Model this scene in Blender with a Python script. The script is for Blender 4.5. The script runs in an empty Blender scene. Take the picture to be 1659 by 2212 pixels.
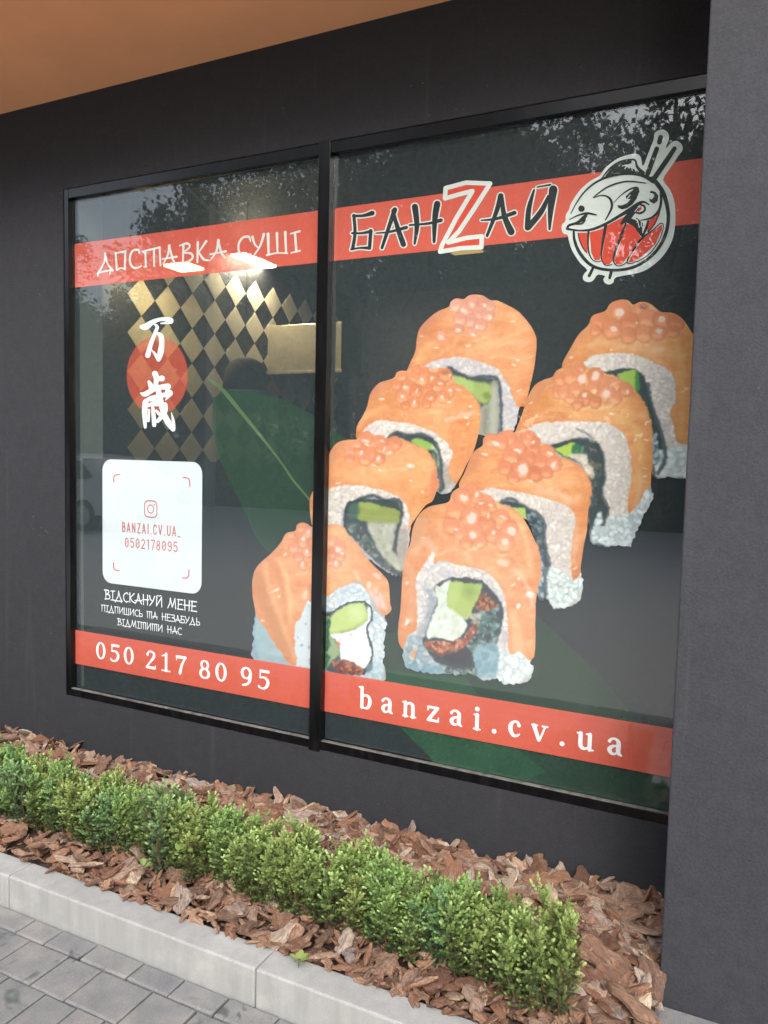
import bpy, bmesh, math, random
import numpy as np
from mathutils import Vector, Matrix, geometry
R_ = random.Random(7)
S = bpy.context.scene
COL = S.collection
# ---------------------------------------------------------------- camera, light
CH = 1.568                                  # eye height
FPX, YAW, PIT, ROL = 1667.377, 0.453439, 0.0716851, -0.0239451
def cam_axes():
    cy, sy = math.cos(YAW), math.sin(YAW)
    f = Vector((-sy*math.cos(PIT), cy*math.cos(PIT), -math.sin(PIT)))
    r = Vector((cy, sy, 0)); d = f.cross(r)
    c, s = math.cos(ROL), math.sin(ROL)
    return c*r+s*d, -s*r+c*d, f
AR, AD, AF = cam_axes()
cd = bpy.data.cameras.new('camera'); cam = bpy.data.objects.new('camera', cd); COL.objects.link(cam)
cd.sensor_fit = 'HORIZONTAL'; cd.sensor_width = 36; cd.lens = FPX/1659*36; cd.clip_end = 2000; cd.clip_start = .02
m = Matrix(((AR.x, -AD.x, -AF.x, 0), (AR.y, -AD.y, -AF.y, 0), (AR.z, -AD.z, -AF.z, CH), (0, 0, 0, 1)))
cam.matrix_world = m; S.camera = cam
S.view_settings.view_transform = 'Standard'; S.view_settings.look = 'None'
S.view_settings.exposure = 1.54; S.view_settings.gamma = 1
S.cycles.transparent_max_bounces = 24; S.cycles.max_bounces = 10
S.cycles.caustics_reflective = False; S.cycles.caustics_refractive = False

SUN_EL, SUN_AZ = math.radians(38), math.radians(158)     # direction towards the sun, measured from +y clockwise
W = bpy.data.worlds.new('World'); S.world = W; W.use_nodes = True
wn, wl = W.node_tree.nodes, W.node_tree.links
sky = wn.new('ShaderNodeTexSky'); sky.sky_type = 'NISHITA'; sky.sun_disc = False
sky.sun_elevation = SUN_EL; sky.sun_rotation = SUN_AZ; sky.dust_density = 3; sky.air_density = 1.2
hs = wn.new('ShaderNodeHueSaturation'); hs.inputs['Saturation'].default_value = .58
wl.new(sky.outputs[0], hs.inputs['Color']); wl.new(hs.outputs[0], wn['Background'].inputs['Color'])
wn['Background'].inputs['Strength'].default_value = .145
sd = bpy.data.lights.new('sun', 'SUN'); sd.energy = 1.0; sd.angle = math.radians(45); sd.color = (1, .975, .94)
sun = bpy.data.objects.new('sun', sd); COL.objects.link(sun)
sv = Vector((math.sin(SUN_AZ)*math.cos(SUN_EL), math.cos(SUN_AZ)*math.cos(SUN_EL), math.sin(SUN_EL)))
sun.rotation_euler = sv.to_track_quat('Z', 'Y').to_euler()

# ---------------------------------------------------------------- helpers
def at(px, py, y=None, z=None):
    """full photo pixel -> point on the vertical plane y or the level plane z (world heights)"""
    u, v = px/1.8517, py/1.8517
    d = AF + AR*((u-829.5)/FPX) + AD*((v-1106)/FPX)
    k = y/d.y if y is not None else (z-CH)/d.z
    return Vector((d.x*k, d.y*k, CH+d.z*k))
def tag(o, label=None, cat=None, group=None, kind=None):
    if label: o['label'] = label
    if cat: o['category'] = cat
    if group: o['group'] = group
    if kind: o['kind'] = kind
    return o
def link(o, parent=None):
    COL.objects.link(o)
    if parent: o.parent = parent
    return o
def empty(name, loc=(0, 0, 0)):
    o = bpy.data.objects.new(name, None); o.location = loc; o.empty_display_size = .1
    return link(o)
def obj(name, verts, faces, mat, parent=None, smooth=False):
    me = bpy.data.meshes.new(name); me.from_pydata([tuple(v) for v in verts], [], faces)
    if mat: me.materials.append(mat)
    if smooth: me.polygons.foreach_set('use_smooth', [True]*len(me.polygons))
    me.update()
    return link(bpy.data.objects.new(name, me), parent)
def bobj(name, bm, mat, parent=None, smooth=False):
    me = bpy.data.meshes.new(name); bm.to_mesh(me); bm.free()
    me.materials.append(mat)
    if smooth: me.polygons.foreach_set('use_smooth', [True]*len(me.polygons))
    return link(bpy.data.objects.new(name, me), parent)
def box(bm, x0, x1, y0, y1, z0, z1, bev=0):
    b = bmesh.new(); bmesh.ops.create_cube(b, size=1)
    bmesh.ops.scale(b, vec=(x1-x0, y1-y0, z1-z0), verts=b.verts)
    bmesh.ops.translate(b, vec=((x0+x1)/2, (y0+y1)/2, (z0+z1)/2), verts=b.verts)
    if bev: bmesh.ops.bevel(b, geom=b.edges[:], offset=bev, segments=2, affect='EDGES', profile=.5)
    t = bpy.data.meshes.new('t'); b.to_mesh(t); b.free(); bm.from_mesh(t); bpy.data.meshes.remove(t)
def cyl(bm, p, q, r0, r1, n=10):
    p, q = Vector(p), Vector(q); ax = (q-p).normalized()
    a = ax.orthogonal().normalized(); b = ax.cross(a); A, B = [], []
    for i in range(n):
        t = 2*math.pi*i/n; d = a*math.cos(t)+b*math.sin(t)
        A.append(bm.verts.new(p+d*r0)); B.append(bm.verts.new(q+d*r1))
    for i in range(n):
        bm.faces.new((A[i], A[(i+1) % n], B[(i+1) % n], B[i]))
    bm.faces.new(A[::-1]); bm.faces.new(B)
def lin(c):
    return tuple(((x/255)/12.92 if x/255 <= .04045 else ((x/255+.055)/1.055)**2.4) for x in c[:3])

# ---------------------------------------------------------------- materials
def nodes(name):
    m = bpy.data.materials.new(name); m.use_nodes = True
    return m, m.node_tree.nodes, m.node_tree.links, m.node_tree.nodes['Principled BSDF']
def N(n, t, **k):
    o = n.new(t)
    for a, b in k.items(): setattr(o, a, b)
    return o
def noise(n, l, scale, detail=4, rough=.55, vec=None, dist=0):
    t = n.new('ShaderNodeTexNoise'); t.inputs['Scale'].default_value = scale; t.inputs['Detail'].default_value = detail
    t.inputs['Roughness'].default_value = rough; t.inputs['Distortion'].default_value = dist
    if vec: l.new(vec, t.inputs['Vector'])
    return t.outputs['Fac']
def ramp(n, l, fac, stops):
    r = n.new('ShaderNodeValToRGB'); e = r.color_ramp.elements
    while len(e) > 1: e.remove(e[-1])
    e[0].position, e[0].color = stops[0][0], (*stops[0][1], 1)
    for p, c in stops[1:]: e.new(p).color = (*c, 1)
    l.new(fac, r.inputs['Fac']); return r.outputs['Color']
def mixc(n, l, fac, a, b, mode='MIX'):
    x = n.new('ShaderNodeMix'); x.data_type = 'RGBA'; x.blend_type = mode
    for i, v in ((0, fac), (6, a), (7, b)):
        if hasattr(v, 'links'): l.new(v, x.inputs[i])
        elif i == 0: x.inputs[i].default_value = v
        else: x.inputs[i].default_value = (*v, 1)
    return x.outputs[2]
def bump(n, l, h, strength, dist, bsdf, prev=None):
    b = n.new('ShaderNodeBump'); b.inputs['Strength'].default_value = strength; b.inputs['Distance'].default_value = dist
    l.new(h, b.inputs['Height'])
    if prev: l.new(prev, b.inputs['Normal'])
    if bsdf: l.new(b.outputs[0], bsdf.inputs['Normal'])
    return b.outputs[0]
def objcoord(n): return n.new('ShaderNodeTexCoord').outputs['Object']
def mapping(n, l, vec, scale, rot=(0, 0, 0)):
    m = n.new('ShaderNodeMapping'); m.inputs['Scale'].default_value = scale; m.inputs['Rotation'].default_value = rot
    l.new(vec, m.inputs['Vector']); return m.outputs[0]

def mat_stucco(k=1.0, nm='charcoal stucco'):
    m, n, l, b = nodes(nm); c = objcoord(n)
    big = noise(n, l, 1.3, 3, .5, c); fine = noise(n, l, 260, 3, .6, c); mid = noise(n, l, 26, 5, .6, c)
    base = ramp(n, l, big, [(.3, (.0235*k, .0245*k, .0300*k)), (.7, (.0280*k, .0290*k, .0350*k))])
    base = mixc(n, l, .35, base, ramp(n, l, mid, [(.35, (.018*k, .019*k, .023*k)), (.65, (.036*k, .037*k, .044*k))]))
    base = mixc(n, l, .28, base, ramp(n, l, noise(n, l, 170, 3, .7, c), [(.36, (.012*k, .0125*k, .015*k)), (.64, (.046*k, .047*k, .055*k))]))
    # pale specks and drip streaks of lime
    v = n.new('ShaderNodeTexVoronoi'); v.inputs['Scale'].default_value = 38; l.new(c, v.inputs['Vector'])
    v2 = noise(n, l, 5, 2, .5, c)
    sp = ramp(n, l, v.outputs['Distance'], [(.0, (1, 1, 1)), (.10, (1, 1, 1)), (.13, (0, 0, 0))])
    ms = ramp(n, l, v2, [(.64, (0, 0, 0)), (.72, (1, 1, 1))])
    sp = mixc(n, l, 1.0, sp, ms, 'MULTIPLY')
    st = noise(n, l, 1, 4, .6, mapping(n, l, c, (22, 22, .8)))
    st = ramp(n, l, st, [(.62, (0, 0, 0)), (.8, (.30, .30, .30))])
    base = mixc(n, l, sp, base, (.11, .108, .105))
    base = mixc(n, l, st, base, (.065, .064, .065))
    l.new(base, b.inputs['Base Color']); b.inputs['Roughness'].default_value = .78
    b.inputs['Specular IOR Level'].default_value = .35
    p = bump(n, l, mid, .25, .004, None)
    q = bump(n, l, noise(n, l, 120, 4, .7, c), .5, .004, None, p)
    bump(n, l, fine, .3, .0015, b, q)
    return m
def mat_simple(name, col, rough, var=.12, scale=20, bmp=0, spec=.5, metal=0):
    m, n, l, b = nodes(name); c = objcoord(n); f = noise(n, l, scale, 5, .6, c)
    lo = tuple(x*(1-var) for x in col); hi = tuple(x*(1+var) for x in col)
    l.new(ramp(n, l, f, [(.3, lo), (.7, hi)]), b.inputs['Base Color'])
    b.inputs['Roughness'].default_value = rough; b.inputs['Specular IOR Level'].default_value = spec; b.inputs['Metallic'].default_value = metal
    if bmp: bump(n, l, f, .6, bmp, b)
    return m
def mat_frame():
    m, n, l, b = nodes('satin black aluminium'); c = objcoord(n)
    dust = noise(n, l, 1, 5, .65, mapping(n, l, c, (40, 40, 6)))
    l.new(ramp(n, l, dust, [(.45, (.004, .004, .0045)), (.85, (.012, .012, .013))]), b.inputs['Base Color'])
    b.inputs['Roughness'].default_value = .2; b.inputs['Specular IOR Level'].default_value = .38
    return m
def mat_dusty():
    m, n, l, b = nodes('dusty gasket'); c = objcoord(n)
    l.new(ramp(n, l, noise(n, l, 1, 5, .65, mapping(n, l, c, (30, 30, 30))), [(.35, (.05, .05, .048)), (.7, (.2, .19, .17))]), b.inputs['Base Color'])
    b.inputs['Roughness'].default_value = .8
    return m
def mat_glass():
    m, n, l, b = nodes('window glass'); n.remove(b); out = n['Material Output']
    g = n.new('ShaderNodeBsdfGlossy'); g.inputs['Roughness'].default_value = .011
    g.inputs['Color'].default_value = (1, 1, 1, 1)
    t = n.new('ShaderNodeBsdfTransparent'); t.inputs['Color'].default_value = (.97, .99, .98, 1)
    lw = n.new('ShaderNodeLayerWeight'); lw.inputs['Blend'].default_value = .5
    pw = n.new('ShaderNodeMath'); pw.operation = 'POWER'; l.new(lw.outputs['Facing'], pw.inputs[0]); pw.inputs[1].default_value = 5
    f = n.new('ShaderNodeMath'); f.operation = 'MULTIPLY_ADD'; l.new(pw.outputs[0], f.inputs[0]); f.inputs[1].default_value = .95; f.inputs[2].default_value = .045
    c = objcoord(n); h = noise(n, l, 1.1, 2, .5, c)
    bp = n.new('ShaderNodeBump'); bp.inputs['Strength'].default_value = .05; bp.inputs['Distance'].default_value = .01
    l.new(h, bp.inputs['Height']); l.new(bp.outputs[0], g.inputs['Normal'])
    x = n.new('ShaderNodeMixShader'); l.new(f.outputs[0], x.inputs[0]); l.new(t.outputs[0], x.inputs[1]); l.new(g.outputs[0], x.inputs[2])
    l.new(x.outputs[0], out.inputs['Surface'])
    return m
PK = .80
def print_mat(name, srgb=None, trans=0.0, vcol=False, var=.03):
    """ink printed on window film; trans = see-through share of the perforated film"""
    m, n, l, b = nodes(name); out = n['Material Output']; c = objcoord(n)
    b.inputs['Roughness'].default_value = .55; b.inputs['Specular IOR Level'].default_value = .15
    if vcol:
        a = n.new('ShaderNodeVertexColor'); a.layer_name = 'Col'; l.new(a.outputs['Color'], b.inputs['Base Color'])
    else:
        col = tuple(x*PK for x in lin(srgb)); f = noise(n, l, 7, 4, .6, c)
        l.new(ramp(n, l, f, [(.3, tuple(x*(1-var) for x in col)), (.7, tuple(x*(1+var) for x in col))]), b.inputs['Base Color'])
    if trans > 0:
        t = n.new('ShaderNodeBsdfTransparent'); x = n.new('ShaderNodeMixShader'); x.inputs[0].default_value = trans
        l.new(b.outputs[0], x.inputs[1]); l.new(t.outputs[0], x.inputs[2]); l.new(x.outputs[0], out.inputs['Surface'])
    return m
def mat_emit(name, col, st):
    m, n, l, b = nodes(name); b.inputs['Base Color'].default_value = (.8, .8, .8, 1)
    b.inputs['Emission Color'].default_value = (*col, 1); b.inputs['Emission Strength'].default_value = st
    return m
def mat_bark():
    m, n, l, b = nodes('pine bark'); ca = n.new('ShaderNodeAttribute'); ca.attribute_name = 'loc'; c = ca.outputs['Vector']
    a = n.new('ShaderNodeAttribute'); a.attribute_name = 'tint'
    oi = n.new('ShaderNodeObjectInfo')
    s = n.new('ShaderNodeMath'); s.operation = 'ADD'; l.new(a.outputs['Fac'], s.inputs[0]); l.new(oi.outputs['Random'], s.inputs[1])
    fr = n.new('ShaderNodeMath'); fr.operation = 'FRACT'; l.new(s.outputs[0], fr.inputs[0])
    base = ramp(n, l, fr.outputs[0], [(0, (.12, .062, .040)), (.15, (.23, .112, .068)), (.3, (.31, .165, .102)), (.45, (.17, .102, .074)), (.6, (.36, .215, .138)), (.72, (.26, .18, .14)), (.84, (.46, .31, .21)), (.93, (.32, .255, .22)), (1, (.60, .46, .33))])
    g = noise(n, l, 1, 6, .75, mapping(n, l, c, (45, 260, 260)), .6)
    base = mixc(n, l, ramp(n, l, g, [(.40, (.62, .62, .62)), (.56, (0, 0, 0))]), base, (.060, .034, .025))
    g2 = noise(n, l, 42, 6, .75, c)
    base = mixc(n, l, ramp(n, l, g2, [(.56, (0, 0, 0)), (.72, (.42, .42, .42))]), base, (.54, .40, .31))
    l.new(base, b.inputs['Base Color']); b.inputs['Roughness'].default_value = .85; b.inputs['Specular IOR Level'].default_value = .25
    p = bump(n, l, g, .9, .005, None); bump(n, l, g2, .8, .005, b, p)
    return m
def mat_leaf(name, stops, rough=.42, trans=.25):
    m, n, l, b = nodes(name)
    a = n.new('ShaderNodeAttribute'); a.attribute_name = 'tint'
    col = ramp(n, l, a.outputs['Fac'], stops)
    oi = n.new('ShaderNodeObjectInfo')
    h = n.new('ShaderNodeHueSaturation'); l.new(col, h.inputs['Color'])
    mr = n.new('ShaderNodeMapRange'); l.new(oi.outputs['Random'], mr.inputs[0]); mr.inputs[3].default_value = .475; mr.inputs[4].default_value = .525
    l.new(mr.outputs[0], h.inputs['Hue']); l.new(h.outputs[0], b.inputs['Base Color'])
    b.inputs['Roughness'].default_value = rough; b.inputs['Specular IOR Level'].default_value = .4
    tr = n.new('ShaderNodeBsdfTranslucent'); l.new(h.outputs[0], tr.inputs['Color'])
    x = n.new('ShaderNodeMixShader'); x.inputs[0].default_value = trans
    l.new(b.outputs[0], x.inputs[1]); l.new(tr.outputs[0], x.inputs[2]); l.new(x.outputs[0], n['Material Output'].inputs['Surface'])
    return m
def mat_concrete(name, a, b_, scale=14):
    m, n, l, b = nodes(name); c = objcoord(n)
    f = noise(n, l, scale, 6, .65, c); s = noise(n, l, 1, 4, .6, mapping(n, l, c, (24, 24, 2.2)))
    v = n.new('ShaderNodeTexVoronoi'); v.inputs['Scale'].default_value = 110; l.new(c, v.inputs['Vector'])
    pit = ramp(n, l, v.outputs['Distance'], [(.0, (1, 1, 1)), (.16, (0, 0, 0))])
    pm = ramp(n, l, noise(n, l, 30, 2, .5, mapping(n, l, c, (.35, 1, 1.5))), [(.5, (0, 0, 0)), (.62, (1, 1, 1))])
    pit = mixc(n, l, 1.0, pit, pm, 'MULTIPLY')
    base = ramp(n, l, f, [(.25, a), (.75, b_)])
    base = mixc(n, l, .5, base, ramp(n, l, s, [(.35, tuple(x*.7 for x in a)), (.65, b_)]))
    base = mixc(n, l, ramp(n, l, noise(n, l, 5, 6, .75, c), [(.5, (0, 0, 0)), (.72, (.7, .7, .7))]), base, tuple(x*1.35 for x in b_))
    base = mixc(n, l, pit, base, tuple(x*.42 for x in a))
    base = mixc(n, l, .5, base, ramp(n, l, noise(n, l, 420, 2, .6, c), [(.3, tuple(x*.75 for x in a)), (.7, tuple(x*1.2 for x in b_))]))
    l.new(base, b.inputs['Base Color']); b.inputs['Roughness'].default_value = .85
    bump(n, l, noise(n, l, 200, 4, .7, c), .4, .0015, b)
    return m
def mat_paver():
    m, n, l, b = nodes('concrete paver'); c = objcoord(n)
    a = n.new('ShaderNodeAttribute'); a.attribute_name = 'tint'
    base = ramp(n, l, a.outputs['Fac'], [(0, (.08, .088, .105)), (.3, (.12, .127, .14)), (.6, (.185, .184, .18)), (.85, (.25, .242, .225)), (1, (.30, .285, .26))])
    cl = noise(n, l, 9, 5, .65, c)
    base = mixc(n, l, .7, base, ramp(n, l, cl, [(.3, (.06, .07, .088)), (.5, (.165, .168, .172)), (.7, (.30, .285, .255))]))
    base = mixc(n, l, .45, base, ramp(n, l, noise(n, l, 330, 3, .7, c), [(.3, (.07, .07, .07)), (.7, (.30, .295, .28))]))
    # dark oil or damp blots
    bl = noise(n, l, 4.6, 3, .7, c, 1.2)
    base = mixc(n, l, ramp(n, l, bl, [(.61, (0, 0, 0)), (.68, (.8, .8, .8))]), base, (.05, .065, .065))
    l.new(base, b.inputs['Base Color']); b.inputs['Roughness'].default_value = .8
    bump(n, l, noise(n, l, 160, 5, .7, c), .5, .0025, b)
    return m
M = dict(stucco=mat_stucco(.82), stucco_lit=mat_stucco(1.08, 'front-lit charcoal stucco'), frame=mat_frame(), glass=mat_glass(), gasket=mat_dusty(),  # pillar copy of the wall stucco, front light put into its paler colour
    orange=mat_simple('orange render', (.95, .455, .215), .8, .05, 3, .001),
    bark=mat_bark(), kerb=mat_concrete('kerb concrete', (.235, .237, .228), (.35, .35, .337)), paver=mat_paver(),
    soil=mat_simple('dark soil', (.06, .035, .022), .95, .4, 60, .01),
    sand=mat_simple('joint sand', (.15, .115, .08), .95, .4, 90, .003),
    asphalt=mat_simple('pale bounce ground', (.46, .46, .455), .9, .2, 60, .003),  # road tone raised to bounce light up to the soffit
    grass=mat_simple('rough grass', (.035, .055, .018), .95, .5, 5, .02),
    darkwall=mat_simple('dark interior wall', (.012, .012, .013), .5, .1, 4),
    reveal=mat_simple('pale window reveal', (.62, .68, .60), .8, .05, 4),
    gold=mat_simple('gold tile', (.62, .55, .40), .38, .08, 2, 0, .5, .1),
    blacktile=mat_simple('black tile', (.012, .012, .013), .22, .1, 3, 0, .6),
    brass=mat_simple('brass panel', (.36, .31, .21), .35, .15, 5, 0, .5, .6),
    teal=mat_simple('teal bowl', (.16, .62, .52), .4, .1, 8),
    darkbrown=mat_simple('dark brown shade', (.05, .035, .033), .85, .1, 8),
    lamp=mat_emit('lamp diffuser', (1, .88, .66), 120), lamp_added=mat_emit('added warm diffuser', (1, .8, .45), 48), lampdim=mat_emit('dim lamp diffuser', (1, .66, .2), .5), trim=mat_simple('white lamp rim', (.6, .55, .45), .5),
    trunk=mat_simple('tree bark', (.07, .055, .042), .9, .3, 12, .01),
    leaf=mat_leaf('tree leaf', [(0, (.07, .085, .055)), (1, (.18, .20, .13))], .6, .2),
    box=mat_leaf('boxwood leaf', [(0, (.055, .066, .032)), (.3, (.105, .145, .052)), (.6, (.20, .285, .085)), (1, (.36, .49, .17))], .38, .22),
    boxb=mat_leaf('bluish boxwood leaf', [(0, (.050, .064, .034)), (.3, (.092, .14, .062)), (.6, (.165, .27, .11)), (1, (.29, .45, .20))], .38, .22),
    stem=mat_simple('twig', (.12, .075, .035), .8, .3, 60),
    pole=mat_simple('concrete pole', (.25, .25, .24), .8, .1, 8))

# ---------------------------------------------------------------- the place
YG, YW, YP = 2.75, 2.71, 2.25               # glass, wall face, pillar face
bld = empty('cafe_building', (0, YW, 0)); tag(bld, 'charcoal stucco shop front with orange overhang and a projecting pillar', 'building')
def zz(r): return CH + r*YG
GX0, GX1 = -1.1032*YG, -.075*YG; GZ0, GZ1 = zz(-.4331), zz(.4328)
MX0, MX1 = -.6071*2.708, -.5789*YG
FX0 = at(136*1.8517, 800, y=YW).x; FZ1 = at(1524*1.8517, 157*1.8517, y=YW).z; FZ0 = at(1436*1.8517, 1783*1.8517, y=YW).z
PX0 = -.0825*YP
def local(o, base):                          # keep world place while hanging under an Empty
    o.location = -Vector(base); return o
BB = (0, YW, 0)
bm = bmesh.new()
box(bm, -9, FX0, YW, YW+.22, 0, 3.3); box(bm, FX0, PX0, YW, YW+.22, FZ1, 3.3); box(bm, FX0, PX0, YW, YW+.22, 0, FZ0)
local(bobj('wall', bm, M['stucco'], bld), BB)
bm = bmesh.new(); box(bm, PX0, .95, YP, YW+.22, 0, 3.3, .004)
local(bobj('pillar', bm, M['stucco_lit'], bld), BB)
bm = bmesh.new(); box(bm, .95, 4, YW, YW+.22, 0, 3.3); local(bobj('wall', bm, M['stucco'], bld), BB)
SZ = at(0, 247*1.8517, y=YW).z
bm = bmesh.new(); box(bm, -9, 4, 1.99, 9, 3.32, 6.5); local(bobj('upper_storey', bm, M['orange'], bld), BB)
bm = bmesh.new(); box(bm, -9, 4, 1.98, YW, SZ, 3.32); local(bobj('soffit', bm, M['orange'], bld), BB)
# window
win = obj('window', [], [], None, bld); local(win, BB)
bm = bmesh.new()
box(bm, FX0, GX0, YW+.004, YG+.03, FZ0, FZ1, .0015); bobj('jamb', bm, M['frame'], win)
for nm, a, b, x0, x1 in (('head_rail', GZ1, FZ1, GX0, MX0), ('head_rail', GZ1, FZ1, MX1, PX0+.05), ('sill_rail', FZ0, GZ0, GX0, MX0), ('sill_rail', FZ0, GZ0, MX1, PX0+.05)):
    bm = bmesh.new(); box(bm, x0, x1, YW+.005, YG+.03, a, b, .0015); bobj(nm, bm, M['frame'], win)
bm = bmesh.new(); box(bm, MX0, MX1, YW-.004, YG+.03, FZ0-.006, FZ1+.004, .0015); bobj('mullion', bm, M['frame'], win)
for x0, x1 in ((GX0, MX0), (MX1, PX0+.05)):
    bm = bmesh.new(); box(bm, x0+.001, x1-.001, YG-.014, YG-.008, GZ0+.001, GZ1-.001); bobj('glass_pane', bm, M['glass'], win)
    bm = bmesh.new(); box(bm, x0+.002, x1-.002, YG-.034, YG-.016, GZ0+.0005, GZ0+.005, .001); bobj('gasket', bm, M['gasket'], win)

# room behind the glass
room = bld
XI = -3.95
bm = bmesh.new(); box(bm, GX0-.06, GX0-.004, YG+.032, 2.93, .2, 3.0); local(bobj('window_reveal', bm, M['reveal'], bld), BB)
bm = bmesh.new()
box(bm, XI-.1, XI, 2.95, 7.3, 0, 3.22); box(bm, XI, 3, 7.2, 7.3, 0, 3.22); box(bm, 2.9, 3, 2.95, 7.2, 0, 3.22)
box(bm, XI-.1, 3, 2.935, 7.3, 3.223, 3.3)
local(bobj('interior_wall', bm, M['darkwall'], bld), BB)
bm = bmesh.new(); box(bm, GX0-.003, -.05, YG+.05, YG+.07, GZ0-.2, 1.525); local(bobj('blackout_board', bm, M['darkwall'], bld), BB)

# diamonds on the side wall: lattice fitted on the plane x = XI
def atx(px, py, x=XI):
    u, v = px/1.8517, py/1.8517
    d = AF + AR*((u-829.5)/FPX) + AD*((v-1106)/FPX); k = x/d.x
    return (d.y*k, CH+d.z*k)
def c3(x, y): return (200+x*.6751, 900+y*.6751)
yb, zb = atx(*c3(975, 545)); yl, yr = atx(*c3(540, 430))[0], atx(*c3(1212, 612))[0]
dy = (yr-yl)/10; hh = atx(*c3(975, 445))[1]-atx(*c3(975, 645))[1]
vs, fs = [], []
for i in range(-3, 8):
    for j in range(-9, 7):
        cy_ = yb+i*2*dy; cz = zb+j*hh; s = .985
        if cz > 3.21-hh*.5 or cz < .6 or cy_ > 7.0: continue
        k = len(vs); vs += [(xx, cy_+a*dy*s, cz+b*hh/2*s) for xx in (XI+.004, XI+.0005) for a, b in ((0, 1), (1, 0), (0, -1), (-1, 0))]
        fs += [(k, k+3, k+2, k+1)]+[(k+a, k+(a+1) % 4, k+4+(a+1) % 4, k+4+a) for a in range(4)]
local(obj('diamond_tiling', vs, fs, M['gold'], bld), BB)
def lamp(cx, cy, w, d, label, mt='lamp', z=3.20):
    t = empty('ceiling_light', (cx, cy, z)); tag(t, label, 'ceiling light', 'ceiling lights inside the cafe')
    bm = bmesh.new(); box(bm, -w/2, w/2, -d/2, d/2, -.03, .01, .004); bobj('housing', bm, M['trim'], t)
    bm = bmesh.new(); box(bm, -w/2+.03, w/2-.03, -d/2+.03, d/2-.03, -.042, -.0305, .003); bobj('diffuser', bm, M[mt], t)
p = at(953, 1053, z=3.16); lamp(p.x, p.y, .52, .50, 'bright ceiling panel seen through the red band by the word for sushi')
pq = at(735, 1072, y=4.2); lamp(pq.x, pq.y, .25, .24, 'smaller yellowish panel lamp added in place of a mirrored light by the diamond tiles', 'lamp_added', pq.z+.04)  # added lamp where the tiles mirror a light; brightens the tiles
p3 = at(1854, 1000, z=3.16); lamp(p3.x, p3.y, .3, .3, 'ceiling lamp glimmering yellow below the large letter Z', 'lampdim')
bm = bmesh.new()
pa = at(1050, 1305, y=5.7); pb = at(1262, 1480, y=5.7)
t = empty('brass_box', (0, 5.7, 0)); tag(t, 'dull gold hood box hanging behind the left pane beside the mullion', 'extractor hood')
bm = bmesh.new(); box(bm, pa.x, pb.x+.25, 0, .35, pb.z, pa.z, .006); bobj('hood_body', bm, M['brass'], t)
bm = bmesh.new(); box(bm, pa.x-.02, pb.x+.27, -.02, .37, pb.z-.03, pb.z-.001, .004); bobj('rim', bm, M['brass'], t)
# dark dome over a teal bowl, faint behind the leaf
q = at(820+560*.2893, 1380+635*.2893, y=4.3)
t = empty('pendant_lamp', q); tag(t, 'dark rounded pendant shade with teal lower bowl behind the leaf print', 'pendant lamp')
def lathe(prof, n=28):
    vs = [(r*math.cos(2*math.pi*i/n), r*math.sin(2*math.pi*i/n), z) for r, z in prof for i in range(n)]
    fs = [(a*n+i, a*n+(i+1) % n, (a+1)*n+(i+1) % n, (a+1)*n+i) for a in range(len(prof)-1) for i in range(n)]
    return vs, fs
obj('lamp_shade', *lathe([(.004, .22), (.06, .215), (.105, .19), (.135, .14), (.15, .06), (.152, 0), (.146, 0)]), M['darkbrown'], t, True)
obj('bowl', *lathe([(.165, -.001), (.168, -.02), (.15, -.08), (.10, -.13), (.04, -.15), (.003, -.152)]), M['teal'], t, True)
bm = bmesh.new(); cyl(bm, (0, 0, .218), (0, 0, 3.22-q.z), .002, .002, 8); bobj('cord', bm, M['darkbrown'], t)

# ---------------------------------------------------------------- window film graphics
LAY = 0
def pl(px, py):
    v = at(px, py, y=YG); return (v.x, v.z)
def crop(x0, y0, s): return lambda pts: [(x0+a*s, y0+b*s) for a, b in pts]
cG = crop(340, 900, .55455); cN = crop(1350, 680, .57263); cL = crop(2150, 480, .42194); cK = crop(480, 1220, .25316)
c4 = crop(200, 1800, .6751); cS = crop(380, 2320, .27728); cA = crop(960, 1900, .50633); cB = crop(1500, 1900, .48222)
cC = crop(1280, 1150, .55455); cD = crop(1900, 1150, .55455); cE = crop(1800, 1650, .55455); c3f = crop(200, 900, .6751)
cZ = crop(820, 1380, .28933); cW = crop(280, 2500, .5425); cU = crop(1400, 2680, .72333); cQ = crop(400, 1950, .24111)
def smooth(pts, closed=True, k=5):
    n = len(pts); out = []
    for i in range(n if closed else n-1):
        p = [pts[(i+j) % n] if closed else pts[min(max(i+j, 0), n-1)] for j in (-1, 0, 1, 2)]
        for s in range(k):
            t = s/k
            out.append(tuple(.5*((2*p[1][d])+(-p[0][d]+p[2][d])*t+(2*p[0][d]-5*p[1][d]+4*p[2][d]-p[3][d])*t*t+(-p[0][d]+3*p[1][d]-3*p[2][d]+p[3][d])*t**3) for d in range(len(pts[0]))))
    if not closed: out.append(tuple(pts[-1]))
    return out
def stroke_polys(pts, ws, caps=True):
    """pieces (convex polygons) of a brush stroke; union is taken later"""
    out = []
    for i in range(len(pts)-1):
        (x0, y0), (x1, y1) = pts[i], pts[i+1]; L = math.hypot(x1-x0, y1-y0) or 1e-9
        nx, ny = -(y1-y0)/L, (x1-x0)/L; a, b = ws[i]/2, ws[i+1]/2
        out.append([(x0+nx*a, y0+ny*a), (x1+nx*b, y1+ny*b), (x1-nx*b, y1-ny*b), (x0-nx*a, y0-ny*a)])
    for i, (x, y) in enumerate(pts):
        if not caps and i in (0, len(pts)-1): continue
        r = ws[i]/2*.999
        if r > 0: out.append([(x+r*math.cos(2*math.pi*k/10), y+r*math.sin(2*math.pi*k/10)) for k in range(10)])
    return out
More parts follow.
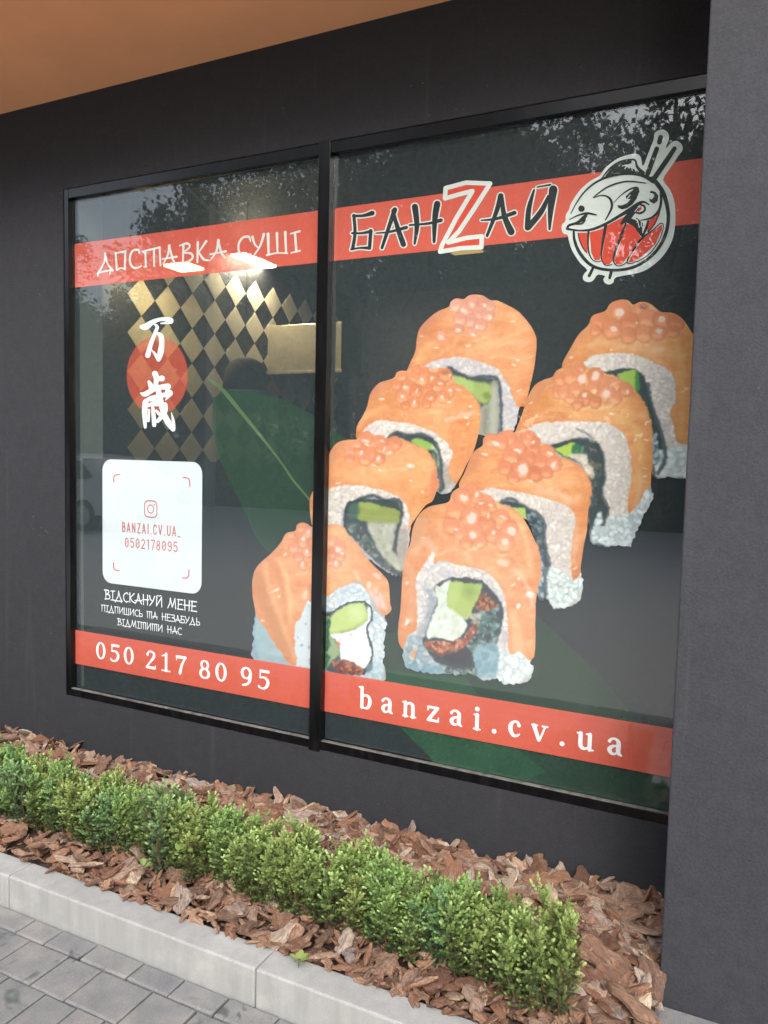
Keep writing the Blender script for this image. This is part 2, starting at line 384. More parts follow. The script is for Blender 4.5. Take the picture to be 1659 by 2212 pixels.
def stroke(pts, w, sm=True, caps=True):
    ws = list(w) if isinstance(w, (list, tuple)) else [w]*len(pts)
    if len(ws) != len(pts):
        ws = [ws[0]+(ws[-1]-ws[0])*i/(len(pts)-1) for i in range(len(pts))]
    if sm and len(pts) > 2:
        q = smooth([(a[0], a[1], b) for a, b in zip(pts, ws)], False, 4)
        pts = [(a, b) for a, b, c in q]; ws = [max(c, .01) for a, b, c in q]
    return stroke_polys(pts, ws, caps)
def union_mesh(name, polys, mat, layer, parent, px=True, clip=None):
    """polys in full photo pixels (or plane metres) -> one flat sheet on the film"""
    vs, fs = [], []
    for p in polys:
        if px: p = [pl(*q) for q in p]
        if clip: p = clip_x(p, *clip)
        if len(p) < 3: continue
        if sum(p[i][0]*p[(i+1) % len(p)][1]-p[(i+1) % len(p)][0]*p[i][1] for i in range(len(p))) < 0: p = p[::-1]
        k = len(vs); vs += [Vector(q) for q in p]; fs.append(list(range(k, k+len(p))))
    ov, oe, of, _, _, src = geometry.delaunay_2d_cdt(vs, [], fs, 0, 1e-6)
    of = [f for f, s in zip(of, src) if len(s)]
    y = YG - .0002*layer
    return obj(name, [(v.x, y, v.y) for v in ov], [tuple(f) for f in of], mat, parent)
def clip_x(p, x0, x1):
    for lim, sg in ((x0, 1), (x1, -1)):
        out = []
        for i in range(len(p)):
            a, b = p[i], p[(i+1) % len(p)]
            ia, ib = (a[0]-lim)*sg >= 0, (b[0]-lim)*sg >= 0
            if ia: out.append(a)
            if ia != ib:
                t = (lim-a[0])/(b[0]-a[0]); out.append((lim, a[1]+t*(b[1]-a[1])))
        p = out
        if len(p) < 3: return []
    return p
LX = (GX0+.001, MX0+.012); RX = (MX1, PX0+.05)
INK = dict(bg=print_mat('dark slate film', (67, 74, 79), .38), red=print_mat('red ink', (238, 110, 94), .18),
    redd=print_mat('red disc ink', (236, 106, 86), .52), white=print_mat('white ink', (242, 245, 250)), silver=print_mat('silver halftone ink', (226, 230, 228)),
    black=print_mat('charcoal ink', (50, 55, 57)), card=print_mat('card white', (224, 230, 236), .0), rose=print_mat('rose ink', (205, 105, 110)),
    leaf=print_mat('leaf green ink', (58, 80, 70), .22, var=.1), leafl=print_mat('light leaf green ink', (61, 95, 77), .2, var=.15), vein=print_mat('leaf vein ink', (98, 120, 88), .1, var=.15),
    red2=print_mat('emblem red ink', (224, 82, 66)), photo=print_mat('photo print', vcol=True))
def sheet(name, x0, x1, z0, z1, mat, layer, parent=None):
    y = YG-.0002*layer
    return obj(name, [(x0, y, z0), (x1, y, z0), (x1, y, z1), (x0, y, z1)], [(0, 1, 2, 3)], mat, parent)
filmL = sheet('window_film', GX0+.002, MX0+.02, GZ0+.004, GZ1-.002, INK['bg'], 0)
tag(filmL, 'see-through dark printed film on the left pane with a white scan card', 'window graphic')
filmR = sheet('window_film', MX1+.001, PX0+.05, GZ0+.004, GZ1-.002, INK['bg'], 0)
tag(filmR, 'dark printed film on the right pane with fish emblem and web address', 'window graphic')
Z = [zz(r) for r in (.3585, .2835, -.3267, -.3887)]
for film, (x0, x1) in ((filmL, (GX0+.0022, MX0+.02)), (filmR, (MX1+.0012, PX0+.05))):
    tag(sheet('red_band', x0, x1, Z[1], Z[0], INK['red'], 4, film), 'upper red band')
    tag(sheet('red_band', x0, x1, Z[3], Z[2], INK['red'], 38, film), 'lower red band')

# --- leaf print
leaf_l = smooth(cZ([(110, 740), (170, 700), (260, 600), (420, 640), (800, 690), (1150, 790), (1560, 1020), (2200, 1500), (2600, 1900)])
    + cA([(900, 700), (600, 700), (300, 700), (230, 610), (130, 480), (40, 280), (-60, 60)]) + cZ([(240, 1640), (160, 1400), (110, 1100), (105, 900)]), True, 3)
union_mesh('leaf_print', [leaf_l], INK['leaf'], 2, filmL, clip=LX)
union_mesh('leaf_print', [leaf_l], INK['leaf'], 2, filmR, clip=RX)
union_mesh('leaf_vein', stroke(cZ([(60, 470), (260, 640), (460, 880), (700, 1170), (930, 1460), (1080, 1659)])+cA([(420, 40), (560, 210), (700, 420)]), [9, 16, 15, 12, 9, 7, 8, 8, 7]), INK['vein'], 3, filmL, clip=LX)
union_mesh('leaf_edge', stroke(cZ([(105, 1080), (165, 1400), (240, 1640)])+cA([(40, 280), (130, 480), (230, 610)]), 4), INK['leafl'], 3, filmL, clip=LX)
leaf_r = cB([(900, 1200), (1340, 1160), (1659, 1460)])+cU([(1360, 0), (1600, 290), (1780, 520), (1900, 800), (700, 800)])+cU([(440, 480), (265, 305), (-60, 10), (-200, -150)])
union_mesh('leaf_print', [leaf_r], INK['leaf'], 2, filmR, clip=RX)
union_mesh('leaf_blade', [cU([(-60, -20), (640, 40), (930, 440), (1080, 560), (600, 800), (440, 480), (265, 305)])], INK['leafl'], 3, filmR, clip=RX)

# --- lettering, top bands
def strokes(*lst, c=None):
    out = []
    for pts, w in lst:
        out += stroke(c(pts), [x*SC for x in (w if isinstance(w, (list, tuple)) else [w])]*1 if isinstance(w, (list, tuple)) else w*SC)
    return out
SC = .55455
d = 12
dost = [([(148, 205), (140, 270), (98, 345)], [13, 10, 12]), ([(146, 210), (165, 280), (200, 328)], [10, 11, 14]), ([(92, 352), (130, 337), (203, 326)], [8, 11, 10]), ([(96, 345), (95, 366)], [9, 9]), ([(186, 325), (181, 355)], [10, 7]),
    ([(222, 200), (232, 326)], [11, 12]), ([(220, 205), (294, 190)], [10, 13]), ([(292, 190), (289, 320)], [13, 11]), ([(232, 325), (258, 312), (292, 318)], [12, 9, 10]),
    ([(394, 205), (385, 180), (345, 188), (325, 240), (335, 292), (368, 312), (410, 296)], [8, 12, 12, 12, 12, 13, 8]),
    ([(415, 192), (540, 162)], [9, 12]), ([(436, 188), (441, 302)], [12, 10]), ([(499, 175), (500, 297)], [12, 10]), ([(540, 162), (546, 294)], [13, 9]), ([(415, 192), (430, 200)], 8), ([(428, 302), (446, 300)], 9),
    ([(610, 150), (600, 215), (565, 282)], [16, 12, 8]), ([(610, 155), (638, 255), (662, 285)], [11, 13, 15]), ([(558, 246), (662, 230)], [9, 13]),
    ([(712, 140), (708, 270)], [13, 10]), ([(685, 150), (738, 133), (756, 160), (705, 203)], [9, 13, 11, 8]), ([(705, 203), (764, 205), (778, 238), (742, 266), (690, 276)], [8, 13, 12, 13, 10]),
    ([(816, 125), (812, 270)], [14, 11]), ([(876, 118), (820, 200)], [15, 8]), ([(825, 200), (858, 248), (902, 256)], [10, 14, 8]),
    ([(965, 110), (950, 188), (912, 246)], [17, 12, 8]), ([(965, 115), (985, 200), (1012, 236)], [11, 13, 14]), ([(905, 212), (1018, 190)], [9, 13]),
    ([(1196, 118), (1182, 86), (1138, 93), (1110, 140), (1115, 198), (1148, 228), (1196, 208)], [8, 14, 13, 13, 13, 13, 8]),
    ([(1210, 85), (1225, 138), (1256, 168)], [14, 12, 9]), ([(1292, 66), (1265, 150), (1213, 230)], [16, 12, 8]),
    ([(1322, 65), (1326, 212)], [18, 12]), ([(1314, 218), (1385, 203), (1462, 205)], [13, 9, 9]), ([(1386, 60), (1390, 195)], [16, 11]), ([(1446, 52), (1452, 203)], [16, 12]),
    ([(1484, 64), (1550, 46)], [9, 13]), ([(1516, 55), (1526, 192)], [14, 14]), ([(1488, 202), (1552, 186)], [8, 12])]
tag(union_mesh('lettering', strokes(*[(p, [x*1.22 for x in w] if isinstance(w, list) else w*1.22) for p, w in dost], c=cG), INK['silver'], 8, filmL), 'silver brush lettering on the upper red band')
SC = .57263
ban = [([(112, 322), (180, 320), (245, 302)], [18, 18, 30]), ([(116, 318), (124, 440), (108, 550)], [20, 20, 22]), ([(104, 442), (170, 442), (236, 430)], [14, 14, 22]), ([(234, 425), (226, 540)], [22, 22]), ([(226, 546), (160, 545), (96, 556)], [22, 12, 12]),
    ([(402, 278), (370, 372), (312, 545)], [30, 26, 18]), ([(388, 285), (420, 400), (462, 520)], [20, 28, 34]), ([(270, 442), (362, 434), (482, 402)], [8, 14, 22]),
    ([(542, 258), (556, 390), (540, 515)], [38, 30, 14]), ([(698, 238), (682, 340), (676, 502)], [40, 34, 18]), ([(505, 386), (640, 374), (724, 352)], [12, 16, 24]),
    ([(1142, 182), (1112, 290), (1046, 460)], [34, 28, 18]), ([(1148, 190), (1166, 320), (1214, 432)], [24, 32, 44]), ([(1005, 352), (1110, 342), (1238, 300)], [8, 18, 26]),
    ([(1374, 142), (1338, 270), (1328, 405)], [14, 30, 34]), ([(1334, 402), (1425, 290), (1475, 185)], [36, 34, 20]), ([(1508, 138), (1490, 280), (1482, 415)], [52, 36, 14]), ([(1395, 121), (1488, 104)], [8, 12])]
tag(union_mesh('letter_outline', strokes(*[(p, [x*1.15+18 for x in w]) for p, w in ban], c=cN), INK['silver'], 8, filmR), 'silver outline of the black brush name')
tag(union_mesh('lettering', strokes(*[(p, [x*1.15 for x in w]) for p, w in ban], c=cN), INK['black'], 11, filmR), 'black brush letters of the name')
zp = [(752, 200), (757, 128), (900, 90), (1068, 96), (960, 265), (850, 430), (775, 508), (900, 476), (1010, 464), (1006, 540), (860, 548), (718, 572), (730, 530), (830, 340), (945, 148), (850, 172), (752, 200)]
union_mesh('lettering', [cN(zp[:-1])], INK['red2'], 9, filmR)
tag(union_mesh('lettering', stroke_polys(cN(zp), [31*SC]*len(zp)), INK['silver'], 12, filmR), 'large silver outlined letter Z')

# --- fish bowl emblem
emb = [(230, 1040), (235, 990), (265, 960), (270, 900), (300, 850), (320, 790), (400, 670), (500, 580), (590, 530), (640, 460), (740, 380), (830, 340), (930, 322), (980, 355), (1000, 440), (1050, 320), (1100, 190), (1110, 130), (1150, 100), (1200, 95), (1240, 130), (1245, 185), (1215, 270), (1270, 215), (1320, 200), (1365, 230), (1375, 285), (1340, 335), (1270, 440), (1190, 570), (1250, 650), (1295, 760), (1308, 900), (1300, 1040), (1270, 1160), (1190, 1290), (1080, 1390), (960, 1450), (750, 1490), (720, 1540), (680, 1560), (640, 1545), (625, 1510), (640, 1480), (570, 1468), (530, 1520), (490, 1538), (445, 1525), (430, 1490), (450, 1450), (470, 1420), (400, 1350), (330, 1240), (300, 1150), (285, 1090), (250, 1080)]
e0 = union_mesh('fish_emblem', [smooth(cL(emb), True, 3)], INK['silver'], 8, filmR); tag(e0, 'silver emblem of a fish curled in a bowl with chopsticks')
SC = .42194
reds = [[(390, 1070), (475, 1070), (475, 1255), (450, 1250), (415, 1190), (395, 1120)], [(495, 1065), (560, 1050), (635, 1025), (610, 1200), (590, 1330), (545, 1330), (510, 1260)],
    [(660, 1000), (750, 960), (820, 990), (780, 1130), (720, 1330), (680, 1370), (630, 1370), (608, 1330), (630, 1180)], [(845, 990), (900, 985), (960, 1080), (985, 1115), (870, 1280), (800, 1370), (745, 1370), (730, 1330), (780, 1180)],
    [(1000, 1130), (1100, 1050), (1180, 990), (1180, 1040), (1120, 1180), (1000, 1290), (920, 1340), (860, 1355), (900, 1270)], [(1040, 1060), (1050, 960), (1120, 920), (1165, 830), (1160, 900), (1110, 1000)],
    [(690, 985), (800, 930), (900, 870), (830, 940), (790, 985)], [(935, 860), (985, 815), (990, 850), (960, 870)]]
union_mesh('red_fill', [cL(r) for r in reds], INK['red2'], 11, e0)
ink = [([(345, 1060), (350, 1130), (380, 1220), (430, 1300), (500, 1370), (600, 1412), (750, 1425), (900, 1400), (1020, 1340), (1130, 1240), (1205, 1110), (1238, 980), (1236, 850), (1195, 700), (1130, 600), (1085, 555)], [22, 26, 30, 32, 30, 28, 28, 28, 28, 30, 34, 34, 36, 44, 44, 36]),
    ([(485, 1060), (480, 1180), (492, 1270), (520, 1322), (560, 1345), (602, 1340)], [20, 18, 14, 10, 9, 9]), ([(648, 1005), (622, 1150), (605, 1290), (618, 1345), (650, 1380), (705, 1372)], [30, 24, 14, 10, 9, 9]),
    ([(838, 985), (790, 1110), (738, 1250), (722, 1335), (750, 1380), (800, 1380), (845, 1352)], [18, 28, 24, 14, 10, 9, 9]),
    ([(1192, 985), (1160, 985), (1095, 1045), (990, 1125), (900, 1250), (850, 1352), (930, 1350), (1060, 1272), (1150, 1150), (1190, 1040), (1192, 985)], [8, 10, 12, 20, 18, 12, 9, 10, 10, 9, 8]),
    ([(385, 1075), (400, 1140), (432, 1215), (470, 1262)], [10, 11, 11, 9]),
    ([(280, 1032), (330, 1042), (420, 1050), (530, 1036), (660, 980), (780, 910), (880, 852), (960, 795), (1010, 778), (1058, 805)], [22, 18, 16, 24, 26, 30, 40, 34, 20, 12]),
    ([(304, 946), (380, 908), (470, 886), (560, 902)], [8, 14, 22, 12]), ([(285, 1028), (300, 1000), (380, 975), (440, 930), (470, 895)], [24, 22, 26, 40, 20]), ([(345, 990), (420, 985), (450, 950)], [8, 16, 20]),
    ([(417, 842), (419, 843)], [62, 62]),
    ([(318, 890), (370, 790), (450, 680), (560, 590), (700, 532), (860, 512), (1000, 530), (1100, 580)], [9, 12, 16, 20, 26, 22, 30, 50]),
    ([(610, 556), (690, 460), (790, 400), (900, 378), (930, 392), (948, 450), (1000, 505)], [10, 20, 26, 18, 20, 26, 40]), ([(650, 535), (750, 470), (860, 480), (960, 510)], [14, 70, 66, 30]), ([(760, 440), (880, 400)], [40, 30]),
    ([(528, 738), (590, 688), (680, 630), (800, 592), (900, 585), (1026, 602)], [8, 14, 16, 16, 14, 10]), ([(535, 738), (620, 716), (688, 748), (707, 820), (682, 885), (645, 950)], [8, 12, 22, 24, 18, 12]),
    ([(722, 790), (790, 718), (870, 662), (930, 640)], [6, 10, 16, 16]),
    ([(960, 798), (1010, 818), (1018, 858), (975, 886), (930, 878)], [14, 20, 20, 22, 16]), ([(1168, 690), (1172, 780), (1150, 862), (1080, 930), (980, 952)], [20, 26, 24, 22, 8]),
    ([(1168, 168), (1156, 214)], [48, 46]), ([(1132, 275), (1045, 512)], [44, 48]), ([(1300, 272), (1235, 370), (1105, 560)], [40, 46, 50]), ([(530, 1400), (492, 1478)], [26, 30]), ([(700, 1440), (686, 1498)], [30, 28]),
    ([(795, 985), (850, 935), (905, 875), (950, 840)], [20, 60, 50, 30]), ([(850, 950), (930, 985), (975, 1050), (995, 1100)], [50, 60, 56, 24]), ([(1000, 1095), (1030, 1030), (1050, 960)], [20, 26, 18]), ([(940, 935), (1000, 1000)], [14, 30]),
    ([(1165, 830), (1150, 900), (1110, 990), (1050, 1060)], [20, 12, 12, 14])]
fins = [cL([(960, 640), (968, 680), (940, 750), (900, 805), (850, 838), (800, 850), (770, 835), (757, 810), (800, 812), (850, 790), (885, 752), (842, 748), (836, 726), (872, 692), (902, 668), (930, 632)]), cL([(1062, 690), (1080, 672), (1120, 685), (1147, 720), (1140, 770), (1105, 797), (1065, 775), (1060, 745), (1086, 757), (1096, 730), (1108, 706), (1085, 697)])]
union_mesh('ink_drawing', strokes(*ink, c=cL)+fins, INK['black'], 14, e0)
sv_ = [([(805, 440), (850, 430), (830, 465)], 8), ([(850, 430), (870, 460), (885, 425)], 8), ([(885, 425), (900, 480)], 7), ([(905, 420), (935, 490)], 7), ([(905, 935), (950, 950), (945, 975)], 8), ([(950, 950), (965, 1020)], 8), ([(985, 965), (985, 1010)], 8), ([(1005, 980), (998, 1070)], 9), ([(925, 870), (965, 820)], 8), ([(1080, 740), (1098, 715)], 9), ([(1090, 745), (1108, 722)], 7), ([(850, 750), (880, 715)], 8)]
union_mesh('highlight_marks', strokes(*sv_, c=cL), INK['silver'], 16, e0)

# --- red disc with two characters
th = [2*math.pi*i/64 for i in range(64)]
disc = cK([(591+484*math.cos(a), 1112+620*math.sin(a)) for a in th])
union_mesh('red_disc', [disc], INK['redd'], 6, filmL)
SC = .25316
kan = [([(345, 345), (410, 345), (520, 270), (640, 228), (740, 228), (800, 250)], [50, 76, 56, 44, 56, 76]), ([(650, 290), (760, 285)], [16, 30]), ([(545, 300), (592, 350), (560, 440), (490, 620), (442, 798)], [20, 40, 44, 52, 62]),
    ([(588, 440), (650, 490), (664, 600), (645, 750), (612, 862)], [20, 60, 60, 72, 52]), ([(612, 862), (560, 780), (498, 702)], [50, 34, 8]),
    ([(556, 1085), (580, 1160), (565, 1280)], [70, 66, 50]), ([(580, 1180), (665, 1160)], [30, 72]), ([(462, 1215), (488, 1270), (500, 1330)], [36, 60, 50]), ([(335, 1392), (400, 1410), (520, 1340), (640, 1300), (760, 1290)], [20, 60, 60, 60, 76]),
    ([(600, 1290), (620, 1400), (655, 1560), (690, 1700), (760, 1850), (840, 1970)], [50, 66, 66, 64, 74, 44]), ([(845, 1965), (846, 1850), (816, 1700)], [50, 40, 8]),
    ([(375, 1540), (470, 1475), (600, 1440), (720, 1420)], [30, 44, 44, 60]), ([(410, 1530), (392, 1700), (402, 1930)], [70, 62, 36]), ([(430, 1600), (520, 1560), (590, 1560)], [30, 50, 66]), ([(520, 1600), (535, 1750), (545, 1895)], [36, 50, 52]), ([(462, 1660), (452, 1830)], [26, 34]),
    ([(575, 1668), (622, 1720)], [26, 40]), ([(720, 1570), (712, 1690), (600, 1835)], [50, 56, 44]), ([(742, 1365), (800, 1395), (720, 1505)], [44, 60, 8]), ([(470, 1505), (600, 1500)], [30, 24])]
tag(union_mesh('characters', strokes(*[(p, [x*1.32 for x in w]) for p, w in kan], c=cK), INK['white'], 8, filmL), 'two white brush characters over the red disc')

# --- stroke alphabets for small and serif lettering (unit height, own width)
E_ = lambda cx, cy, rx, ry, w1, w2, n=16: ([(cx+rx*math.cos(2*math.pi*i/n), cy+ry*math.sin(2*math.pi*i/n)) for i in range(n+1)], [w2+(w1-w2)*abs(math.cos(2*math.pi*i/n))**1.3 for i in range(n+1)])
SER = {'0': (.54, [E_(.27, .5, .19, .45, .15, .07)]),
 '5': (.52, [([(.13, .93), (.46, .93)], .12), ([(.13, .93), (.11, .58)], .06), ([(.11, .57), (.28, .62), (.43, .48), (.43, .26), (.32, .08), (.16, .04), (.07, .12)], [.05, .09, .14, .15, .1, .07, .11])]),
 '2': (.54, [([(.1, .76), (.16, .92), (.29, .95), (.42, .84), (.40, .64), (.26, .4), (.08, .12)], [.13, .08, .08, .13, .14, .1, .07]), ([(.06, .06), (.46, .06)], .12), ([(.48, .05), (.5, .2)], .05)]),
 '1': (.52, [([(.27, .95), (.27, .04)], .14), ([(.08, .82), (.27, .93)], .06), ([(.07, .03), (.47, .03)], .06)]),
 '7': (.52, [([(.07, .92), (.48, .92)], .13), ([(.06, .95), (.05, .74)], .05), ([(.46, .9), (.3, .5), (.22, .05)], [.08, .12, .15])]),
 '8': (.54, [E_(.27, .73, .15, .21, .12, .07), E_(.27, .27, .19, .24, .14, .07)]),
 '9': (.54, [E_(.26, .68, .18, .27, .14, .07), ([(.44, .68), (.42, .34), (.3, .12), (.12, .04)], [.14, .13, .1, .09])]),
 'b': (.62, [([(.13, .96), (.13, .06)], .13), ([(.0, .97), (.13, .97)], .06), ([(.14, .52), (.28, .64), (.46, .56), (.5, .33), (.42, .1), (.26, .04), (.13, .1)], [.05, .08, .12, .15, .12, .07, .06])]),
 'a': (.6, [([(.09, .53), (.16, .63), (.29, .65), (.4, .56), (.41, .4), (.41, .12), (.52, .03)], [.11, .07, .08, .12, .14, .13, .06]), ([(.4, .4), (.2, .34), (.1, .2), (.17, .06), (.3, .06), (.41, .18)], [.05, .09, .14, .1, .07, .05])]),
 'n': (.68, [([(.13, .64), (.13, .03)], .13), ([(.01, .64), (.13, .64)], .06), ([(.02, .03), (.24, .03)], .06), ([(.14, .5), (.28, .63), (.43, .58), (.46, .42), (.46, .03)], [.05, .08, .12, .14, .13]), ([(.36, .03), (.58, .03)], .06)]),
 'z': (.58, [([(.06, .62), (.48, .62)], .09), ([(.06, .64), (.05, .48)], .05), ([(.45, .6), (.1, .08)], .12), ([(.06, .045), (.49, .045)], .09), ([(.49, .03), (.51, .2)], .05)]),
 'i': (.34, [([(.17, .64), (.17, .03)], .13), ([(.05, .64), (.17, .64)], .06), ([(.04, .03), (.3, .03)], .06), ([(.16, .89), (.17, .89)], .16)]),
 '.': (.3, [([(.14, .07), (.15, .07)], .16)]),
 'c': (.54, [([(.43, .5), (.38, .62), (.25, .64), (.12, .5), (.1, .3), (.18, .09), (.32, .04), (.46, .14)], [.12, .09, .07, .13, .15, .12, .09, .05])]),
 'v': (.62, [([(.08, .62), (.28, .05)], [.14, .12]), ([(.5, .62), (.31, .05)], [.06, .07]), ([(.0, .64), (.2, .64)], .06), ([(.4, .64), (.59, .64)], .06)]),
 'u': (.68, [([(.13, .64), (.13, .2), (.2, .06), (.32, .05), (.45, .16)], [.13, .14, .12, .08, .05]), ([(.01, .64), (.13, .64)], .06), ([(.46, .64), (.46, .03)], .13), ([(.34, .64), (.46, .64)], .06), ([(.46, .03), (.59, .03)], .06)])}
w = .13
SAN = {'0': (.42, [([(.07, .22), (.07, .78), (.2, .94), (.33, .78), (.33, .22), (.2, .06), (.07, .22)], .11), ([(.1, .35), (.3, .65)], .07)]),
 '5': (.42, [([(.33, .94), (.08, .94)], .11), ([(.08, .94), (.08, .55)], .1), ([(.08, .56), (.2, .62), (.33, .5), (.33, .22), (.2, .06), (.07, .2)], .11)]),
 '2': (.42, [([(.07, .76), (.2, .94), (.33, .76), (.28, .5), (.08, .08)], .11), ([(.07, .06), (.35, .06)], .11)]), '1': (.3, [([(.18, .95), (.18, .05)], .11), ([(.05, .82), (.18, .93)], .09)]),
 '7': (.4, [([(.04, .94), (.35, .94)], .11), ([(.34, .92), (.16, .05)], .11)]), '8': (.42, [E_(.2, .72, .12, .2, .11, .1), E_(.2, .28, .13, .22, .11, .1)]),
 '9': (.42, [E_(.2, .7, .13, .23, .11, .1), ([(.33, .7), (.33, .22), (.2, .06), (.07, .2)], .11)]),
 'B': (.42, [([(.08, .95), (.08, .05)], .12), ([(.08, .93), (.28, .88), (.28, .58), (.08, .52)], .11), ([(.08, .52), (.31, .46), (.31, .12), (.08, .06)], .11)]),
 'A': (.44, [([(.05, .05), (.2, .95)], .11), ([(.2, .95), (.36, .05)], .11), ([(.1, .3), (.3, .3)], .1)]), 'N': (.46, [([(.08, .05), (.08, .95)], .11), ([(.08, .92), (.34, .08)], .11), ([(.34, .05), (.34, .95)], .11)]),
 'Z': (.42, [([(.06, .93), (.34, .93)], .11), ([(.32, .9), (.08, .1)], .11), ([(.06, .07), (.35, .07)], .11)]), 'I': (.22, [([(.1, .95), (.1, .05)], .12)]), '.': (.22, [([(.09, .07), (.1, .07)], .13)]),
 'C': (.42, [([(.33, .74), (.2, .94), (.07, .78), (.07, .22), (.2, .06), (.33, .26)], .11)]), 'V': (.44, [([(.05, .95), (.2, .06)], .11), ([(.36, .95), (.2, .06)], .11)]), 'U': (.44, [([(.08, .95), (.08, .22), (.21, .06), (.34, .22), (.34, .95)], .11)]), '_': (.34, [([(.03, .02), (.28, .02)], .09)])}
q = [.09, .12]; r = [.13, .09]
CYR = {'В': (.5, [([(.12, .98), (.12, .02)], r), ([(.0, .95), (.32, .95), (.34, .72), (.12, .55)], r), ([(.12, .55), (.4, .5), (.42, .15), (.02, .03)], r)]), 'І': (.38, [([(.02, .93), (.34, .97)], q), ([(.18, .95), (.18, .04)], r), ([(.02, .02), (.35, .04)], q)]),
 'Д': (.62, [([(.28, 1), (.24, .5), (.05, .02)], r), ([(.28, .98), (.4, .4), (.54, .06)], q), ([(.0, -.02), (.56, .05)], q), ([(.02, .0), (.0, -.12)], q), ([(.52, .05), (.5, -.1)], q)]), 'С': (.46, [([(.42, .82), (.3, .97), (.08, .7), (.08, .3), (.24, .03), (.44, .12)], .11)]),
 'К': (.5, [([(.1, 1), (.1, .02)], r), ([(.44, .98), (.12, .5)], r), ([(.14, .5), (.3, .15), (.5, .06)], q)]), 'А': (.56, [([(.28, 1), (.22, .5), (.03, .0)], r), ([(.28, .98), (.38, .4), (.52, .04)], q), ([(.0, .3), (.54, .36)], q)]),
 'Н': (.54, [([(.1, 1), (.12, .0)], r), ([(.44, 1), (.42, .0)], r), ([(.02, .5), (.5, .54)], q)]), 'У': (.5, [([(.05, .98), (.1, .62), (.26, .48)], r), ([(.44, .98), (.3, .45), (.06, .0)], r)]),
 'Й': (.58, [([(.1, .98), (.08, .04)], r), ([(.08, .06), (.44, .9)], q), ([(.46, .98), (.48, .0)], r), ([(.14, 1.1), (.28, 1.05), (.42, 1.14)], .08)]), 'И': (.56, [([(.1, .98), (.08, .04)], r), ([(.08, .06), (.44, .9)], q), ([(.46, .98), (.48, .0)], r)]),
 'М': (.7, [([(.2, 1), (.16, .5), (.0, .0)], r), ([(.2, .98), (.34, .15)], q), ([(.54, 1), (.34, .12)], r), ([(.54, .98), (.6, .02)], q)]), 'Е': (.46, [([(.1, .98), (.08, .02)], r), ([(.02, .96), (.42, .97)], q), ([(.1, .5), (.36, .54)], q), ([(.02, .04), (.44, .04)], q)]),
 'П': (.54, [([(.0, .93), (.48, .97)], q), ([(.12, .95), (.1, .0)], r), ([(.42, .96), (.42, .02)], r)]), 'Ш': (.66, [([(.08, .98), (.08, .04)], r), ([(.32, .98), (.32, .05)], r), ([(.56, .98), (.56, .02)], r), ([(.04, .03), (.6, .05)], q)]),
 'Ь': (.46, [([(.1, 1), (.1, .02)], r), ([(.1, .5), (.38, .46), (.38, .1), (.08, .04)], .11)]), 'Т': (.66, [([(.0, .93), (.6, .97)], q), ([(.1, .95), (.1, .02)], r), ([(.34, .95), (.33, .02)], r), ([(.56, .96), (.56, .0)], r)]),
 'З': (.46, [([(.04, .92), (.36, .95), (.36, .66), (.14, .54)], .11), ([(.14, .54), (.42, .46), (.38, .1), (.02, .05)], .11)]), 'Б': (.48, [([(.1, .98), (.08, .02)], r), ([(.02, .96), (.42, .97)], q), ([(.1, .54), (.4, .5), (.4, .1), (.04, .03)], .11)])}
def text_line(name, txt, font, x0, x1, zb, h, mat, layer, parent, space=.4, track=0, sm=True, bold=1.0, label=None):
    """x0..x1, zb baseline and h cap height in metres on the film plane; glyph width follows from the length"""
    tot = sum((font[c][0] if c != ' ' else space)+track for c in txt)-track
    k = (x1-x0)/tot; x = x0; polys = []
    for ch in txt:
        if ch != ' ':
            for pts, wd in font[ch][1]:
                ws = [v*bold for v in wd] if isinstance(wd, (list, tuple)) else [wd*bold]*len(pts)
                if len(ws) != len(pts): ws = [ws[0]+(ws[-1]-ws[0])*i/(len(pts)-1) for i in range(len(pts))]
                if sm and len(pts) > 3 and pts[0] != pts[-1] or (sm and len(pts) > 14):
                    qq = smooth([(a[0], a[1], b) for a, b in zip(pts, ws)], False, 3); pts = [(a, b) for a, b, c in qq]; ws = [c for a, b, c in qq]
                for pc in stroke_polys([(a*k/h, b) for a, b in pts], [v*min(1, (k/h)**.5) for v in ws], True):
                    polys.append([(x+a*h, zb+b*h) for a, b in pc])
            x += (font[ch][0]+track)*k
        else: x += (space+track)*k
    o = union_mesh(name, polys, mat, layer, parent, px=False)
    if label: tag(o, label)
    return o
def tl(name, txt, font, a, b, t, mat, layer, parent, **kw):
    """a,b: baseline start/end pixels, t: cap-top pixel above a"""
    A, Bp, T = pl(*a), pl(*b), pl(*t)
    return text_line(name, txt, font, A[0], Bp[0], (A[1]+Bp[1])/2, T[1]-A[1], mat, layer, parent, **kw)
tl('lettering', '050 217 80 95', SER, cW([(200, 252)])[0], cW([(1480, 470)])[0], cW([(200, 125)])[0], INK['white'], 42, filmL, space=.18, track=.20, bold=1.22, label='white serif telephone number on the lower red band')
tl('lettering', 'banzai.cv.ua', SER, cU([(55, 205)])[0], cU([(1515, 478)])[0], cU([(55, 85)])[0], INK['white'], 42, filmR, track=.38, bold=1.25, label='white serif web address on the lower red band')
tl('lettering', 'ВІДСКАНУЙ МЕНЕ', CYR, cS([(140, 285)])[0], cS([(1475, 452)])[0], cS([(140, 145)])[0], INK['white'], 8, filmL, space=.35, label='largest of the three white lines under the card')
tl('lettering', 'ПІДПИШИСЬ ТА НЕЗАБУДЬ', CYR, cS([(92, 455)])[0], cS([(1520, 652)])[0], cS([(92, 358)])[0], INK['white'], 8, filmL, space=.42)
tl('lettering', 'ВІДМІТИТИ НАС', CYR, cS([(325, 655)])[0], cS([(1255, 788)])[0], cS([(325, 556)])[0], INK['white'], 8, filmL, space=.42)
